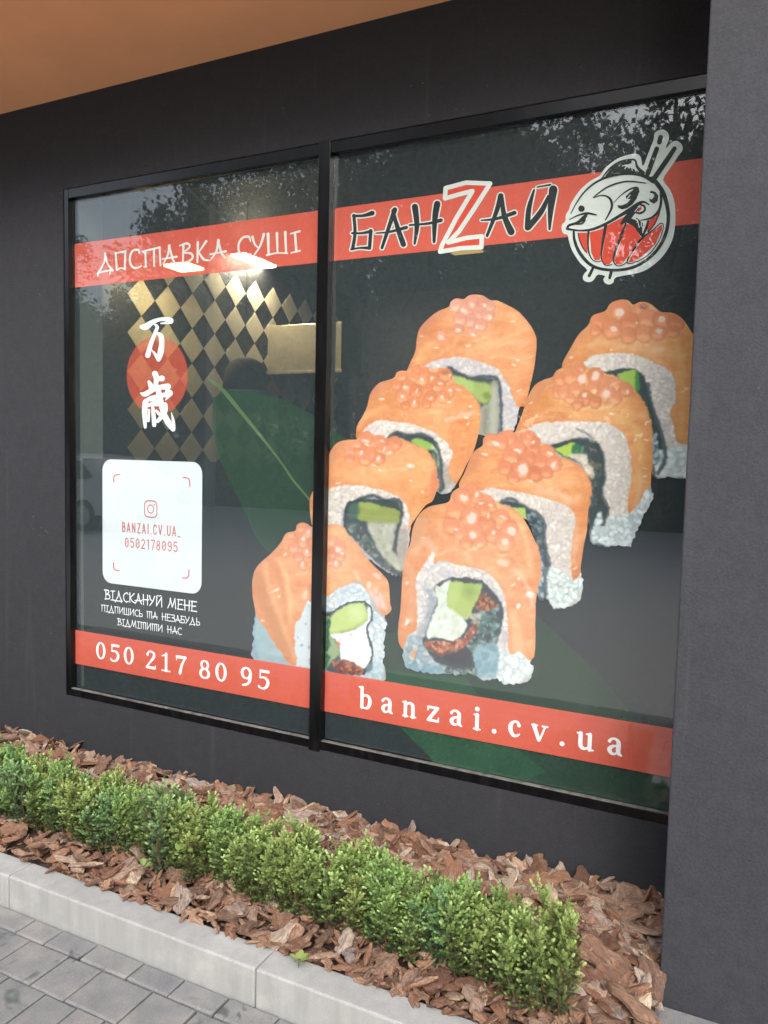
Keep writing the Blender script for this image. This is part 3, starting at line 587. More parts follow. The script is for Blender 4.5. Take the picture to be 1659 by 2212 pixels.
# card
a, b_, c_, d_ = [pl(*p) for p in c4([(313, 52), (905, 75), (897, 855), (312, 785)])]
CX0, CX1, CZ1, CZ0 = (a[0]+d_[0])/2, (b_[0]+c_[0])/2, (a[1]+b_[1])/2, (c_[1]+d_[1])/2
def rrect(x0, x1, z0, z1, r, n=8):
    out = []
    for cx, cz, s in ((x1-r, z1-r, 0), (x0+r, z1-r, 1), (x0+r, z0+r, 2), (x1-r, z0+r, 3)):
        for i in range(n+1):
            t = (s+i/n)*math.pi/2; out.append((cx+r*math.cos(t), cz+r*math.sin(t)))
    return out
card = union_mesh('scan_card', [rrect(CX0, CX1, CZ0, CZ1, .055)], INK['card'], 6, filmL, px=False); tag(card, 'white rounded card with rose lettering')
def ring(pts, wd): pts = pts+[pts[0]]; return stroke_polys(pts, [wd]*len(pts))
ip = [pl(*p) for p in cQ([(742, 225), (948, 490), (845, 357)])]
cxi, czi = ip[2]; wi = (ip[1][0]-ip[0][0])/2
icon = ring(rrect(cxi-wi, cxi+wi, czi-wi, czi+wi, wi*.55), .0055)
icon += ring([(cxi+wi*.5*math.cos(t), czi+wi*.5*math.sin(t)) for t in th[::3]], .005)
icon += [[(cxi+wi*.56+.004*math.cos(t), czi+wi*.56+.004*math.sin(t)) for t in th[::6]]]
union_mesh('camera_icon', icon, INK['rose'], 9, card, px=False)
tl('lettering', 'BANZAI.CV.UA_', SAN, cQ([(368, 740)])[0], cQ([(1345, 822)])[0], cQ([(368, 568)])[0], INK['rose'], 9, card, track=.1)
tl('lettering', '0502178095', SAN, cQ([(412, 995)])[0], cQ([(1298, 1075)])[0], cQ([(412, 825)])[0], INK['rose'], 9, card, track=.07)
for pts in ([(380, 190), (380, 160), (390, 148), (415, 146)], [(790, 163), (815, 166), (828, 180), (830, 214)], [(378, 668), (380, 700), (392, 712), (412, 715)], [(825, 710), (822, 745), (810, 758), (786, 758)]):
    union_mesh('corner_mark', stroke(c4(pts), 4.6), INK['rose'], 9, card)
# ---------------------------------------------------------------- printed sushi photograph: ink densities computed here, kept as vertex colours
CW, CHh, QX, QY, QS = 900, 830, 1000, 1180, 2.0
rng = np.random.RandomState(3)
def vnoise(sx, sy, seed):
    rr = np.random.RandomState(seed); gh, gw = int(CHh/sy)+3, int(CW/sx)+3; g = rr.rand(gh, gw)
    y = np.arange(CHh)/sy; x = np.arange(CW)/sx; yi, xi = y.astype(int), x.astype(int); fy, fx = (y-yi)[:, None], (x-xi)[None]
    fy, fx = fy*fy*(3-2*fy), fx*fx*(3-2*fx)
    A, B = g[yi][:, xi], g[yi][:, xi+1]; C, D = g[yi+1][:, xi], g[yi+1][:, xi+1]
    return A*(1-fx)*(1-fy)+B*fx*(1-fy)+C*(1-fx)*fy+D*fx*fy
NZ = sum(vnoise(s, s, i)*a for i, (s, a) in enumerate(((60, .45), (24, .3), (9, .15), (3.5, .1))))
NF = sum(vnoise(s, s, i+20)*a for i, (s, a) in enumerate(((14, .4), (6, .35), (2.5, .25))))
NS = sum(vnoise(s*5, s, i+40)*a for i, (s, a) in enumerate(((14, .5), (5, .3), (2.5, .2))))
IM = np.zeros((CHh, CW, 3)); IM[:] = (62, 68, 73)
YY, XX = np.mgrid[0:CHh, 0:CW].astype(float)
def cv(pts): return [((x-QX)/QS, (y-QY)/QS) for x, y in pts]
def blur(a, k):
    for _ in range(2):
        for ax in (0, 1):
            c = np.cumsum(np.pad(a, [(k+1, k) if i == ax else (0, 0) for i in range(2)], mode='edge'), axis=ax)
            a = (c[2*k+1:, :]-c[:-2*k-1, :])/(2*k+1) if ax == 0 else (c[:, 2*k+1:]-c[:, :-2*k-1])/(2*k+1)
    return a
def pmask(pts, soft=1):
    p = np.array(cv(pts)); m = np.zeros((CHh, CW))
    x0, x1 = max(int(p[:, 0].min())-8, 0), min(int(p[:, 0].max())+9, CW); y0_, y1 = max(int(p[:, 1].min())-8, 0), min(int(p[:, 1].max())+9, CHh)
    if x1 <= x0 or y1 <= y0_: return m
    X, Y = XX[y0_:y1, x0:x1], YY[y0_:y1, x0:x1]; ins = np.zeros(X.shape, bool)
    for i in range(len(p)):
        (ax, ay), (bx, by) = p[i], p[(i+1) % len(p)]
        if ay == by: continue
        ins ^= ((ay > Y) != (by > Y)) & (X < (bx-ax)*(Y-ay)/(by-ay)+ax)
    m[y0_:y1, x0:x1] = ins
    if soft: m[y0_:y1, x0:x1] = blur(m[y0_:y1, x0:x1], int(soft))
    return m
def put(m, col, a=1.0):
    global IM
    al = (m*a)[..., None]; IM = IM*(1-al)+np.asarray(col, float)*al if not isinstance(col, np.ndarray) or col.ndim < 3 else IM*(1-al)+col*al
def fill(pts, col, soft=1, a=1.0, sm=True): m = pmask(smooth(pts, True, 4) if sm else pts, soft); put(m, col, a); return m
def dab(cx, cy, rx, ry, ang, col, a=1.0, soft=.35, clip=None):
    cx, cy = (cx-QX)/QS, (cy-QY)/QS; rx, ry = rx/QS, ry/QS; R = int(max(rx, ry)*(1+soft))+3
    x0, x1, y0_, y1 = max(int(cx)-R, 0), min(int(cx)+R+2, CW), max(int(cy)-R, 0), min(int(cy)+R+2, CHh)
    if x1 <= x0 or y1 <= y0_: return
    X, Y = XX[y0_:y1, x0:x1]-cx, YY[y0_:y1, x0:x1]-cy; c, s = math.cos(ang), math.sin(ang)
    d = np.sqrt(((X*c+Y*s)/rx)**2+((-X*s+Y*c)/ry)**2); m = np.clip((1+soft-d)/(2*soft), 0, 1)*a
    if clip is not None: m = m*clip[y0_:y1, x0:x1]
    IM[y0_:y1, x0:x1] = IM[y0_:y1, x0:x1]*(1-m[..., None])+np.array(col, float)*m[..., None]
def line(pts, wd, col, a=.6, soft=2, clip=None, sm=True):
    if sm and len(pts) > 2: pts = smooth(pts, False, 4)
    m = np.zeros((CHh, CW))
    for i in range(len(pts)-1):
        (ax, ay), (bx, by) = cv([pts[i], pts[i+1]]); h = wd/QS/2
        x0, x1, y0_, y1 = [int(v) for v in (max(min(ax, bx)-h-3, 0), min(max(ax, bx)+h+4, CW), max(min(ay, by)-h-3, 0), min(max(ay, by)+h+4, CHh))]
        if x1 <= x0 or y1 <= y0_: continue
        X, Y = XX[y0_:y1, x0:x1], YY[y0_:y1, x0:x1]; L = (bx-ax)**2+(by-ay)**2+1e-9
        t = np.clip(((X-ax)*(bx-ax)+(Y-ay)*(by-ay))/L, 0, 1); d = np.hypot(X-ax-t*(bx-ax), Y-ay-t*(by-ay))
        m[y0_:y1, x0:x1] = np.maximum(m[y0_:y1, x0:x1], np.clip((h-d)/max(h*.6, .7)+.5, 0, 1))
    if soft: m = blur(m, int(soft))
    if clip is not None: m = m*clip
    put(m, col, a)
def grains(m, n, cols, L=15, W=8, edge=(150, 145, 150), ea=.5, seed=1, ang=None):
    L *= 1.45; W *= 1.3; n = int(n*.95)
    rr = np.random.RandomState(seed); ys, xs = np.where(m > .5)
    if not len(ys): return
    for k in rr.randint(0, len(ys), n):
        x, y = xs[k]*QS+QX, ys[k]*QS+QY; an = rr.rand()*math.pi if ang is None else ang+rr.randn()*.5
        c = np.array(cols[rr.randint(len(cols))])+rr.randn()*5; l, w_ = L*(.7+.6*rr.rand())/2, W*(.8+.4*rr.rand())/2
        dab(x+1.5, y+2.5, l+2, w_+2.5, an, np.array(edge)-6, min(1, ea*1.0), .4, m); dab(x, y, l, w_, an, c, .95, .28, m); dab(x-1, y-1.5, l*.55, w_*.4, an, np.minimum(c+12, 255), .45, .7, m)
def roe(beads, hi=(), r_=1.0, col=(228, 128, 88)):
    for i, (x, y, r) in enumerate(beads):
        r = r*r_; c = np.array(col)+rng.randn()*6
        c = c+(8, 15, 15); dab(x, y, r, r, 0, c*.83, .75, .12); dab(x-r*.05, y-r*.08, r*.84, r*.84, 0, c, .88, .25)
        dab(x-r*.05, y+r*.42, r*.62, r*.38, 0, np.minimum(c*1.08+(10, 26, 22), 255), .7, .5); dab(x+r*.1, y-r*.3, r*.5, r*.35, .4, c*.93, .4, .6)
    for h in hi:
        x, y, rx = h[:3]; ry = h[3] if len(h) > 3 else rx
        dab(x, y, rx*1.25, ry*1.25, .3, (240, 165, 130), .55, .5); dab(x, y, rx, ry, .3, (246, 208, 188), .95, .25)
def salmon(m, base=(236, 150, 95), seed=0, dark=None, light=()):
    n = (NZ-.5); f = (NS-.5)
    col = np.array(base, float)+n[..., None]*np.array((38, 46, 44))+f[..., None]*np.array((22, 40, 40))+(NF-.5)[..., None]*np.array((14, 20, 20))
    e = 1-blur(m, 9); col = col-np.clip(e-.25, 0, .5)[..., None]*np.array((34, 44, 44))
    put(m, np.clip(col, 0, 250))
    rr = np.random.RandomState(seed+90); ys, xs = np.where(m > .8)
    x0, x1 = xs.min(), xs.max(); shade = np.clip((XX-(x0+(x1-x0)*.62))/((x1-x0)*.5), -1, 1); put(m*np.clip(-shade-.25, 0, 1)*.45, (196, 112, 66)); put(m*np.clip(1-np.abs(shade)*2.2, 0, 1)*.30, (250, 190, 140))
    for k in range(16):
        i = rr.randint(len(ys)); x, y = xs[i]*QS+QX, ys[i]*QS+QY; L = rr.uniform(30, 110); a_ = rr.uniform(-.5, .1)
        line([(x, y), (x+L*.5, y+L*.5*math.sin(a_)-5), (x+L, y+L*math.sin(a_))], rr.uniform(3, 7), (250, 200, 158), rr.uniform(.25, .5), 1, m)
    for k in range(7):
        i = rr.randint(len(ys)); dab(xs[i]*QS+QX, ys[i]*QS+QY, rr.uniform(5, 13), rr.uniform(2.5, 5), rr.uniform(-.6, .2), (252, 226, 204), .8, .4, m)
    for pts, wd, c, a in light: line(pts, wd, c, a, 3, m)
def crumbs(m, n, cols, sz=6, seed=5):
    rr = np.random.RandomState(seed); ys, xs = np.where(m > .4)
    if not len(ys): return
    for k in rr.randint(0, len(ys), n):
        c = cols[rr.randint(len(cols))]; s = sz*(.6+.9*rr.rand()); dab(xs[k]*QS+QX, ys[k]*QS+QY, s, s*(.5+.5*rr.rand()), rr.rand()*3, c, .85, .4, m)
def xf(c, beads, s): return [(*c([(b[0], b[1])])[0], *[v*s for v in b[2:]]) for b in beads]
PK_ = [(238, 220, 208), (230, 212, 200), (244, 230, 218), (226, 210, 202)]; WH = [(236, 238, 234), (226, 230, 228), (242, 243, 238)]; BL = [(150, 170, 178), (168, 182, 188), (184, 196, 200)]
LT = (244, 180, 128); DKO = (196, 122, 84); PL = (246, 205, 180)
def inside(p, poly):
    c = np.zeros(len(p), bool); q_ = np.array(poly)
    for i in range(len(q_)):
        (ax, ay), (bx, by) = q_[i], q_[(i+1) % len(q_)]
        if ay != by: c ^= ((ay > p[:, 1]) != (by > p[:, 1])) & (p[:, 0] < (bx-ax)*(p[:, 1]-ay)/(by-ay)+ax)
    return c
rolls = []
def roll(name, outline, sal, body):
    o = smooth(outline, True, 5); rj = random.Random(len(rolls)+50); js = inside(np.array(o), [(x+(x-sum(q_[0] for q_ in sal)/len(sal))*.03, y+(y-sum(q_[1] for q_ in sal)/len(sal))*.03) for x, y in smooth(sal, True, 4)])
    o = [(x+(0 if k_ else rj.uniform(-5.5, 5.5)), y+(0 if k_ else rj.uniform(-5.5, 5.5))) for (x, y), k_ in zip(o, js)]; mo = pmask(o, 1); put(mo, (176, 172, 174)); body(mo)
    rolls.append((name, o, sal))
GR = (196, 172, 158)
# 1 top middle
def b1(mo):
    rp = pmask(cC([(640, 600), (760, 555), (870, 505), (1000, 485), (1120, 495), (1290, 575), (1340, 660), (1380, 760), (1440, 870), (1400, 1040), (1300, 1060), (1290, 800), (1280, 660), (1180, 650), (1080, 660), (1000, 610), (930, 575), (830, 610), (700, 650)]), 1)
    fill(cC([(900, 560), (1290, 640), (1310, 740), (1300, 1060), (1100, 1060), (900, 800)]), (66, 72, 72)); fill(cC([(1225, 700), (1285, 700), (1285, 1060), (1120, 1060), (1150, 880), (1220, 820)]), (158, 152, 132), 2)
    line(cC([(1255, 740), (1250, 1040)]), 26, (190, 184, 164), .7); line(cC([(1200, 880), (1190, 1040)]), 14, (120, 116, 100), .6)
    fill(cC([(965, 635), (1100, 670), (1225, 700), (1232, 790), (1180, 842), (1100, 790), (965, 700)]), (160, 172, 92), 2); fill(cC([(965, 640), (1100, 680), (1100, 760), (960, 700)]), (176, 192, 108), 2, .8); dab(*cC([(1205, 780)])[0], 16, 14, 0, (118, 132, 62), .8)
    put(rp, (218, 200, 196)); grains(rp, 260, [(220, 206, 204), (210, 200, 206), (228, 216, 208), (196, 190, 200)], 18, 10, GR, .45, 11)
    line(cC([(930, 575), (1000, 615), (1080, 655), (1180, 645), (1275, 655), (1300, 720), (1305, 850), (1310, 1040)]), 14, (56, 62, 66), .85, 1)
    s = fill(S1, (236, 152, 98)); salmon(s, (236, 152, 98), 1, None, [(cC([(1060, 470), (1150, 430), (1300, 380), (1470, 300)]), 18, LT, .7), (cC([(880, 470), (960, 420), (1000, 360)]), 14, LT, .6), (cC([(700, 560), (740, 460), (800, 420)]), 22, (244, 178, 110), .7), (cC([(1330, 460), (1420, 520), (1500, 540)]), 16, LT, .5), (cC([(735, 300), (800, 240), (880, 190)]), 34, (206, 128, 100), .5), (cC([(1550, 350), (1550, 560), (1500, 760)]), 30, (222, 134, 80), .5)])
    dab(*cC([(1432, 525)])[0], 8, 5, .3, (248, 214, 180), .9)
    roe(xf(cC, [(985, 130, 52), (1060, 170, 60), (1110, 110, 55), (1180, 120, 55), (1150, 190, 60), (1210, 200, 52), (1230, 140, 40), (1090, 240, 55), (1010, 230, 50), (1160, 270, 50), (1000, 300, 40), (880, 350, 38), (1100, 330, 34)], .55), xf(cC, [(1040, 165, 20, 16), (1225, 220, 18), (1190, 130, 14), (1000, 310, 16, 9), (1130, 290, 9, 16), (875, 350, 12, 7), (1100, 120, 10), (1110, 345, 16, 12)], .55), 1, (228, 140, 112))
S1 = cC([(628, 610), (650, 550), (690, 460), (700, 380), (720, 300), (780, 230), (850, 175), (930, 140), (945, 105), (985, 80), (1040, 85), (1070, 62), (1110, 52), (1180, 60), (1230, 90), (1280, 95), (1360, 130), (1440, 180), (1510, 260), (1550, 330), (1565, 400), (1550, 560), (1520, 700), (1480, 850), (1440, 870), (1400, 800), (1360, 700), (1320, 630), (1260, 570), (1120, 520), (1000, 500), (870, 515), (760, 560), (690, 640)])
roll('r1', S1[:-9]+cC([(1400, 1035), (1290, 1065), (1120, 1050), (900, 850), (700, 700), (640, 640)]), S1, b1)
# 2 top right
S2 = cD([(628, 570), (690, 440), (750, 340), (820, 270), (850, 205), (940, 170), (975, 120), (1040, 90), (1110, 95), (1140, 125), (1200, 105), (1270, 120), (1340, 175), (1430, 185), (1500, 230), (1575, 340), (1680, 480), (1700, 800), (1660, 1130), (1530, 1132), (1460, 1110), (1440, 1000), (1410, 900), (1445, 830), (1450, 700), (1400, 600), (1250, 520), (1100, 470), (950, 475), (830, 500), (720, 600)])
def b2(mo):
    rp = pmask(cD([(640, 600), (830, 500), (950, 470), (1100, 460), (1250, 515), (1400, 590), (1455, 700), (1450, 840), (1415, 900), (1445, 1000), (1470, 1110), (1660, 1130), (1650, 1365), (1300, 1360), (1370, 1210), (1340, 1010), (1290, 900), (1260, 780), (1230, 640), (1160, 585), (1060, 580), (950, 605), (800, 600)]), 1)
    fill(cD([(940, 600), (1170, 585), (1250, 680), (1260, 820), (1300, 950), (1345, 1080), (1380, 1240), (1300, 1370), (1270, 1350), (1260, 1000), (1150, 760), (1000, 660)]), (58, 66, 64)); fill(cD([(1030, 630), (1090, 606), (1167, 600), (1170, 720), (1155, 748), (1080, 690)]), (160, 188, 76), 1); fill(cD([(1160, 600), (1180, 620), (1185, 740), (1160, 740)]), (70, 130, 60), 1)
    put(rp, (220, 202, 196)); grains(rp, 330, PK_+[(226, 214, 206)], 20, 12, GR, .4, 12)
    wb = pmask(cD([(1280, 1200), (1380, 1160), (1660, 1130), (1650, 1365), (1300, 1362)]), 2); put(wb, (206, 206, 200), .8); grains(wb, 60, WH, 24, 16, (170, 172, 170), .4, 13)
    b = pmask(cD([(1275, 980), (1320, 1050), (1330, 1290), (1280, 1300)]), 1); grains(b, 16, BL, 22, 14, (60, 70, 76), .6, 14)
    line(cD([(1250, 700), (1265, 830), (1310, 950), (1350, 1060), (1375, 1230), (1320, 1340)]), 16, (56, 64, 64), .8, 1)
    s = fill(S2, (238, 158, 90)); salmon(s, (236, 158, 92), 2, None, [(cD([(830, 420), (950, 390), (1100, 430), (1280, 440)]), 24, LT, .6), (cD([(1290, 460), (1350, 440)]), 20, PL, .5), (cD([(1430, 330), (1480, 500), (1500, 800), (1480, 1080)]), 20, (242, 176, 100), .7), (cD([(1540, 420), (1550, 800)]), 16, (226, 140, 70), .6), (cD([(650, 520), (720, 400), (790, 320)]), 30, (214, 140, 96), .6), (cD([(1180, 440), (1350, 540), (1430, 660)]), 16, LT, .5)])
    roe(xf(cD, [(1200, 145, 62), (1050, 170, 85), (900, 250, 68), (990, 300, 78), (1120, 250, 76), (1250, 230, 74), (1350, 235, 74), (1450, 255, 66), (1110, 350, 64), (1220, 340, 64), (1320, 330, 60), (1430, 320, 50), (870, 310, 46)], .55), xf(cD, [(1045, 182, 34, 30), (1000, 300, 24, 20), (1350, 232, 26, 22), (1330, 315, 26, 20), (1165, 255, 14, 6)], .55), 1, (224, 122, 76))
    dab(*cD([(1215, 140)])[0], 16, 12, 0, (150, 84, 58), .8)
roll('r2', S2[:19]+cD([(1650, 1368), (1400, 1366), (1290, 1355), (1260, 1100), (1230, 880), (1150, 760), (1000, 660), (900, 620), (700, 620)]), S2, b2)
# 3 left middle
S3 = cC([(263, 1095), (270, 1000), (310, 930), (345, 850), (370, 760), (430, 690), (530, 655), (560, 610), (600, 600), (640, 600), (690, 560), (740, 565), (830, 590), (870, 585), (930, 600), (960, 640), (970, 690), (1040, 720), (1100, 780), (1150, 850), (1160, 950), (1140, 1080), (1110, 1180), (1060, 1280), (1010, 1380), (970, 1410), (930, 1300), (960, 1200), (930, 1130), (870, 1080), (820, 1040), (700, 990), (560, 965), (420, 960), (340, 995), (300, 1060)])
def b3(mo):
    rp = pmask(cC([(290, 1080), (340, 990), (420, 955), (560, 960), (700, 985), (820, 1035), (870, 1075), (940, 1130), (970, 1200), (940, 1300), (980, 1410), (930, 1470), (890, 1460), (870, 1330), (865, 1230), (845, 1140), (790, 1080), (720, 1055), (640, 1065), (560, 1040), (520, 1070), (400, 1110)]), 1)
    fill(cC([(480, 1090), (540, 1045), (800, 1080), (850, 1140), (880, 1330), (880, 1480), (800, 1400), (600, 1200)]), (60, 66, 68)); fill(cC([(663, 1105), (705, 1085), (812, 1130), (815, 1165), (760, 1168), (690, 1130)]), (150, 180, 80), 1)
    line(cC([(815, 1150), (855, 1200), (860, 1280)]), 12, (200, 204, 172), .8, 1); line(cC([(820, 1200), (850, 1300)]), 8, (150, 170, 90), .7, 1)
    put(rp, (214, 196, 190)); grains(rp, 220, PK_, 19, 11, GR, .4, 21)
    dk = pmask(cC([(860, 1250), (960, 1300), (960, 1430), (900, 1470), (850, 1440)]), 3); put(dk, (146, 132, 120), .6)
    line(cC([(510, 1075), (560, 1045), (640, 1070), (720, 1055), (800, 1090), (850, 1150), (872, 1240), (878, 1340), (890, 1450)]), 14, (54, 60, 62), .85, 1)
    s = fill(S3, (238, 154, 96)); salmon(s, (238, 154, 96), 3, None, [(cC([(910, 960), (1000, 930), (1130, 905)]), 12, PL, .8), (cC([(780, 900), (880, 890)]), 8, (248, 200, 130), .8), (cC([(280, 1010), (340, 920), (480, 860)]), 22, (244, 176, 112), .6), (cC([(1080, 780), (1130, 900), (1100, 1080)]), 26, (240, 164, 96), .5), (cC([(960, 990), (980, 1120), (960, 1260)]), 18, (230, 144, 84), .5), (cC([(370, 780), (440, 710), (520, 680)]), 36, (206, 130, 94), .6), (cC([(980, 1340), (1060, 1200), (1130, 1060)]), 26, (222, 140, 88), .5)])
    roe(xf(cC, [(590, 645, 46), (700, 600, 38), (905, 632, 56), (760, 620, 46), (680, 650, 46), (740, 670, 50), (820, 660, 46), (640, 720, 60), (560, 700, 44), (700, 750, 55), (780, 740, 48), (860, 710, 55), (935, 750, 48), (890, 790, 50), (800, 790, 46), (600, 790, 50), (680, 830, 45), (620, 850, 34), (770, 840, 34)], .55),
        xf(cC, [(738, 668, 13), (812, 660, 11, 14), (622, 722, 17, 9), (870, 692, 18, 9), (600, 782, 17, 9), (680, 830, 6, 14), (884, 790, 11), (945, 742, 17, 9), (932, 828, 16, 7), (700, 745, 6, 15), (940, 640, 6, 14), (805, 800, 6, 14), (830, 728, 7)], .55), 1, (230, 126, 78))
    dab(*cC([(905, 610)])[0], 18, 9, 0, (160, 100, 72), .7)
roll('r3', S3[:25]+cC([(960, 1450), (900, 1500), (820, 1440), (760, 1250), (600, 1150), (400, 1120), (280, 1110)]), S3, b3)
# 4 right middle
S4 = cD([(298, 1030), (340, 920), (380, 800), (430, 710), (500, 665), (560, 645), (590, 600), (630, 580), (700, 550), (760, 540), (800, 575), (880, 580), (940, 620), (1010, 640), (1060, 680), (1110, 690), (1150, 740), (1220, 830), (1260, 930)])+cE([(1455, 90), (1463, 300), (1450, 520), (1415, 548), (1380, 620), (1320, 700), (1285, 722), (1290, 600), (1315, 480), (1310, 350), (1290, 230), (1250, 150), (1150, 80), (980, 62), (800, 62), (640, 78), (560, 115)])
def b4(mo):
    rp = pmask(cE([(470, 130), (640, 72), (800, 58), (980, 58), (1150, 75), (1250, 145), (1295, 230), (1315, 350), (1318, 480), (1295, 600), (1290, 725), (1420, 548), (1470, 600), (1460, 640), (1310, 965), (1130, 960), (1110, 800), (1145, 700), (1095, 600), (1115, 470), (1110, 330), (1080, 230), (1000, 185), (900, 195), (800, 205), (720, 235), (600, 200)]), 1)
    fill(cE([(730, 245), (900, 195), (1080, 225), (1120, 350), (1110, 560), (1150, 700), (1120, 830), (1130, 960), (1010, 930), (1000, 600), (960, 400), (850, 330)]), (62, 68, 66)); g = pmask(cE([(1000, 330), (1100, 330), (1110, 560), (1040, 700), (1010, 700)]), 1); crumbs(g, 60, [(96, 104, 84), (52, 60, 58), (120, 100, 84), (80, 90, 92)], 7, 9)
    fill(cE([(755, 262), (820, 236), (908, 218), (874, 322), (800, 292)]), (176, 198, 76), 1); fill(cE([(905, 222), (972, 260), (945, 298), (882, 292)]), (52, 104, 66), 1)
    c = fill(cE([(868, 318), (900, 296), (985, 300), (990, 350), (1035, 400), (1035, 470), (985, 440), (940, 370)]), (214, 200, 180), 2); crumbs(c, 30, [(236, 222, 204), (212, 160, 120), (190, 186, 174)], 6, 3)
    put(rp, (222, 204, 196)); grains(rp, 420, PK_+[(224, 208, 196)], 20, 12, GR, .4, 31)
    wb = pmask(cE([(1005, 900), (1060, 760), (1080, 700), (1110, 810), (1160, 740), (1290, 720), (1420, 552), (1468, 600), (1460, 640), (1310, 965), (1040, 945)]), 2); put(wb, (208, 210, 204), .8); grains(wb, 110, WH+[(190, 200, 202)], 20, 13, (160, 166, 168), .45, 32)
    line(cE([(740, 245), (880, 205), (985, 195), (1070, 235), (1105, 340), (1112, 470), (1095, 590), (1140, 700), (1105, 810)]), 16, (54, 62, 60), .8, 1); line(cE([(915, 120), (980, 150), (1040, 190)]), 8, (110, 106, 110), .8, 1)
    s = fill(S4, (238, 158, 92)); salmon(s, (238, 158, 94), 4, None, [(cE([(1200, 40), (1330, 100), (1370, 300), (1350, 520)]), 26, (242, 182, 104), .7), (cE([(1380, 430), (1370, 560), (1330, 680)]), 9, PL, .7), (cE([(1440, 120), (1430, 400)]), 16, (228, 142, 74), .6), (cD([(420, 940), (560, 880), (700, 900)]), 20, LT, .4), (cD([(400, 800), (480, 700), (540, 680)]), 40, (204, 134, 96), .6), (cE([(1330, 250), (1350, 400)]), 14, (232, 150, 80), .5)])
    roe(xf(cD, [(760, 580, 42), (620, 660, 58), (700, 640, 70), (870, 640, 64), (600, 760, 50), (660, 760, 62), (740, 740, 66), (870, 730, 58), (950, 690, 56), (1020, 700, 58), (1090, 735, 52), (950, 765, 74), (800, 800, 60), (740, 840, 48), (870, 830, 50), (1010, 800, 54), (690, 800, 40)], .55),
        xf(cD, [(775, 662, 26, 34), (872, 640, 28, 32), (952, 766, 28, 28), (790, 775, 17), (1098, 750, 7, 14)], .55), 1, (222, 124, 78))
    for a in ([(780, 885), (830, 860)], [(900, 875), (960, 865), (1000, 840)], [(980, 710), (1030, 685)]): line(cD(a), 7, (246, 196, 140), .8, 1)
roll('r4', S4[:22]+cE([(1465, 590), (1460, 640), (1400, 740), (1360, 830), (1320, 930), (1300, 968), (1200, 962), (1120, 966), (1030, 942), (1003, 900), (1000, 700), (980, 480), (800, 320), (600, 240), (480, 160)]), S4, b4)
# 5 left lower
S5 = cC([(30, 1330), (62, 1260), (80, 1180), (130, 1120), (200, 1098), (270, 1095), (290, 1060), (340, 1035), (385, 1070), (440, 1068), (480, 1090), (560, 1085), (640, 1110), (700, 1140), (770, 1170), (820, 1240), (845, 1320), (855, 1443)])+cA([(1560, 110), (1530, 200), (1500, 280), (1400, 400), (1340, 430), (1350, 350), (1330, 260), (1280, 190), (1200, 140), (1050, 100), (900, 75), (760, 90), (700, 115), (650, 180), (640, 300), (620, 430), (580, 410), (560, 330), (556, 200), (575, 140)])
def b5(mo):
    rp = pmask(cA([(640, 430), (640, 180), (700, 105), (760, 85), (900, 70), (1050, 95), (1200, 135), (1285, 185), (1335, 260), (1355, 350), (1340, 640), (1300, 750), (1240, 560), (1265, 400), (1285, 290), (1250, 200), (1150, 195), (1060, 165), (940, 180), (850, 215), (810, 280), (800, 400)]), 1)
    fill(cA([(830, 420), (835, 290), (860, 225), (950, 185), (1150, 195), (1260, 195), (1290, 280), (1270, 420), (1240, 560), (1310, 650), (1300, 790), (1150, 740), (900, 500)]), (64, 70, 68)); g = pmask(cA([(840, 380), (960, 380), (1100, 620), (1250, 780), (1150, 760), (880, 480)]), 1); crumbs(g, 90, [(100, 84, 78), (70, 76, 72), (150, 146, 140), (94, 104, 92)], 8, 13)
    fill(cA([(955, 215), (1100, 238), (1275, 290), (1256, 388), (1130, 380), (930, 348)]), (146, 150, 74), 1); fill(cA([(955, 215), (1100, 238), (1090, 270), (950, 250)]), (158, 168, 88), 2, .7)
    fill(cA([(860, 240), (940, 225), (930, 330), (860, 330)]), (74, 92, 78), 2); c = fill(cA([(1010, 372), (1130, 380), (1245, 388), (1220, 540), (1210, 600), (1290, 680), (1285, 760), (1180, 700), (1100, 600), (1040, 470)]), (178, 170, 150), 2); crumbs(c, 20, [(196, 188, 168), (160, 152, 134)], 12, 4)
    put(rp, (210, 192, 190)); grains(rp, 330, PK_, 19, 12, GR, .45, 41); dk = pmask(cA([(1240, 420), (1340, 420), (1330, 640), (1300, 760), (1230, 600)]), 3); put(dk, (150, 134, 120), .7)
    line(cA([(840, 400), (838, 300), (865, 230), (945, 190), (1060, 160), (1150, 205), (1170, 200), (1255, 200), (1283, 270), (1270, 380), (1238, 480), (1232, 590)]), 13, (52, 58, 60), .85, 1)
    s = fill(S5, (240, 154, 98)); salmon(s, (240, 156, 98), 5, None, [(cC([(310, 1300), (330, 1400)]), 14, LT, .7), (cC([(120, 1330), (400, 1380), (700, 1340)]), 30, (244, 166, 106), .6), (cC([(90, 1260), (110, 1180), (180, 1120)]), 26, (206, 134, 100), .6), (cC([(560, 1270), (640, 1210), (780, 1260)]), 20, (244, 172, 116), .5), (cC([(830, 1320), (835, 1440)]), 24, (222, 132, 84), .6), (cA([(1400, 0), (1420, 200), (1380, 330)]), 26, (244, 166, 100), .5), (cA([(1545, 0), (1520, 160)]), 30, (214, 120, 80), .6)])
    dab(*cC([(655, 1287)])[0], 15, 8, .1, (250, 226, 206), .95)
    roe(xf(cC, [(340, 1090, 52), (230, 1185, 52), (300, 1180, 58), (440, 1110, 48), (380, 1200, 58), (540, 1130, 56), (450, 1170, 52), (500, 1180, 44), (430, 1235, 46), (330, 1240, 46), (220, 1240, 40), (270, 1130, 34)], .55),
        xf(cC, [(330, 1110, 30, 7), (345, 1135, 22, 8), (300, 1195, 12, 20), (425, 1232, 10, 16), (465, 1170, 6, 22), (505, 1195, 9, 12), (450, 1108, 18, 6)], .55), 1, (228, 124, 82))
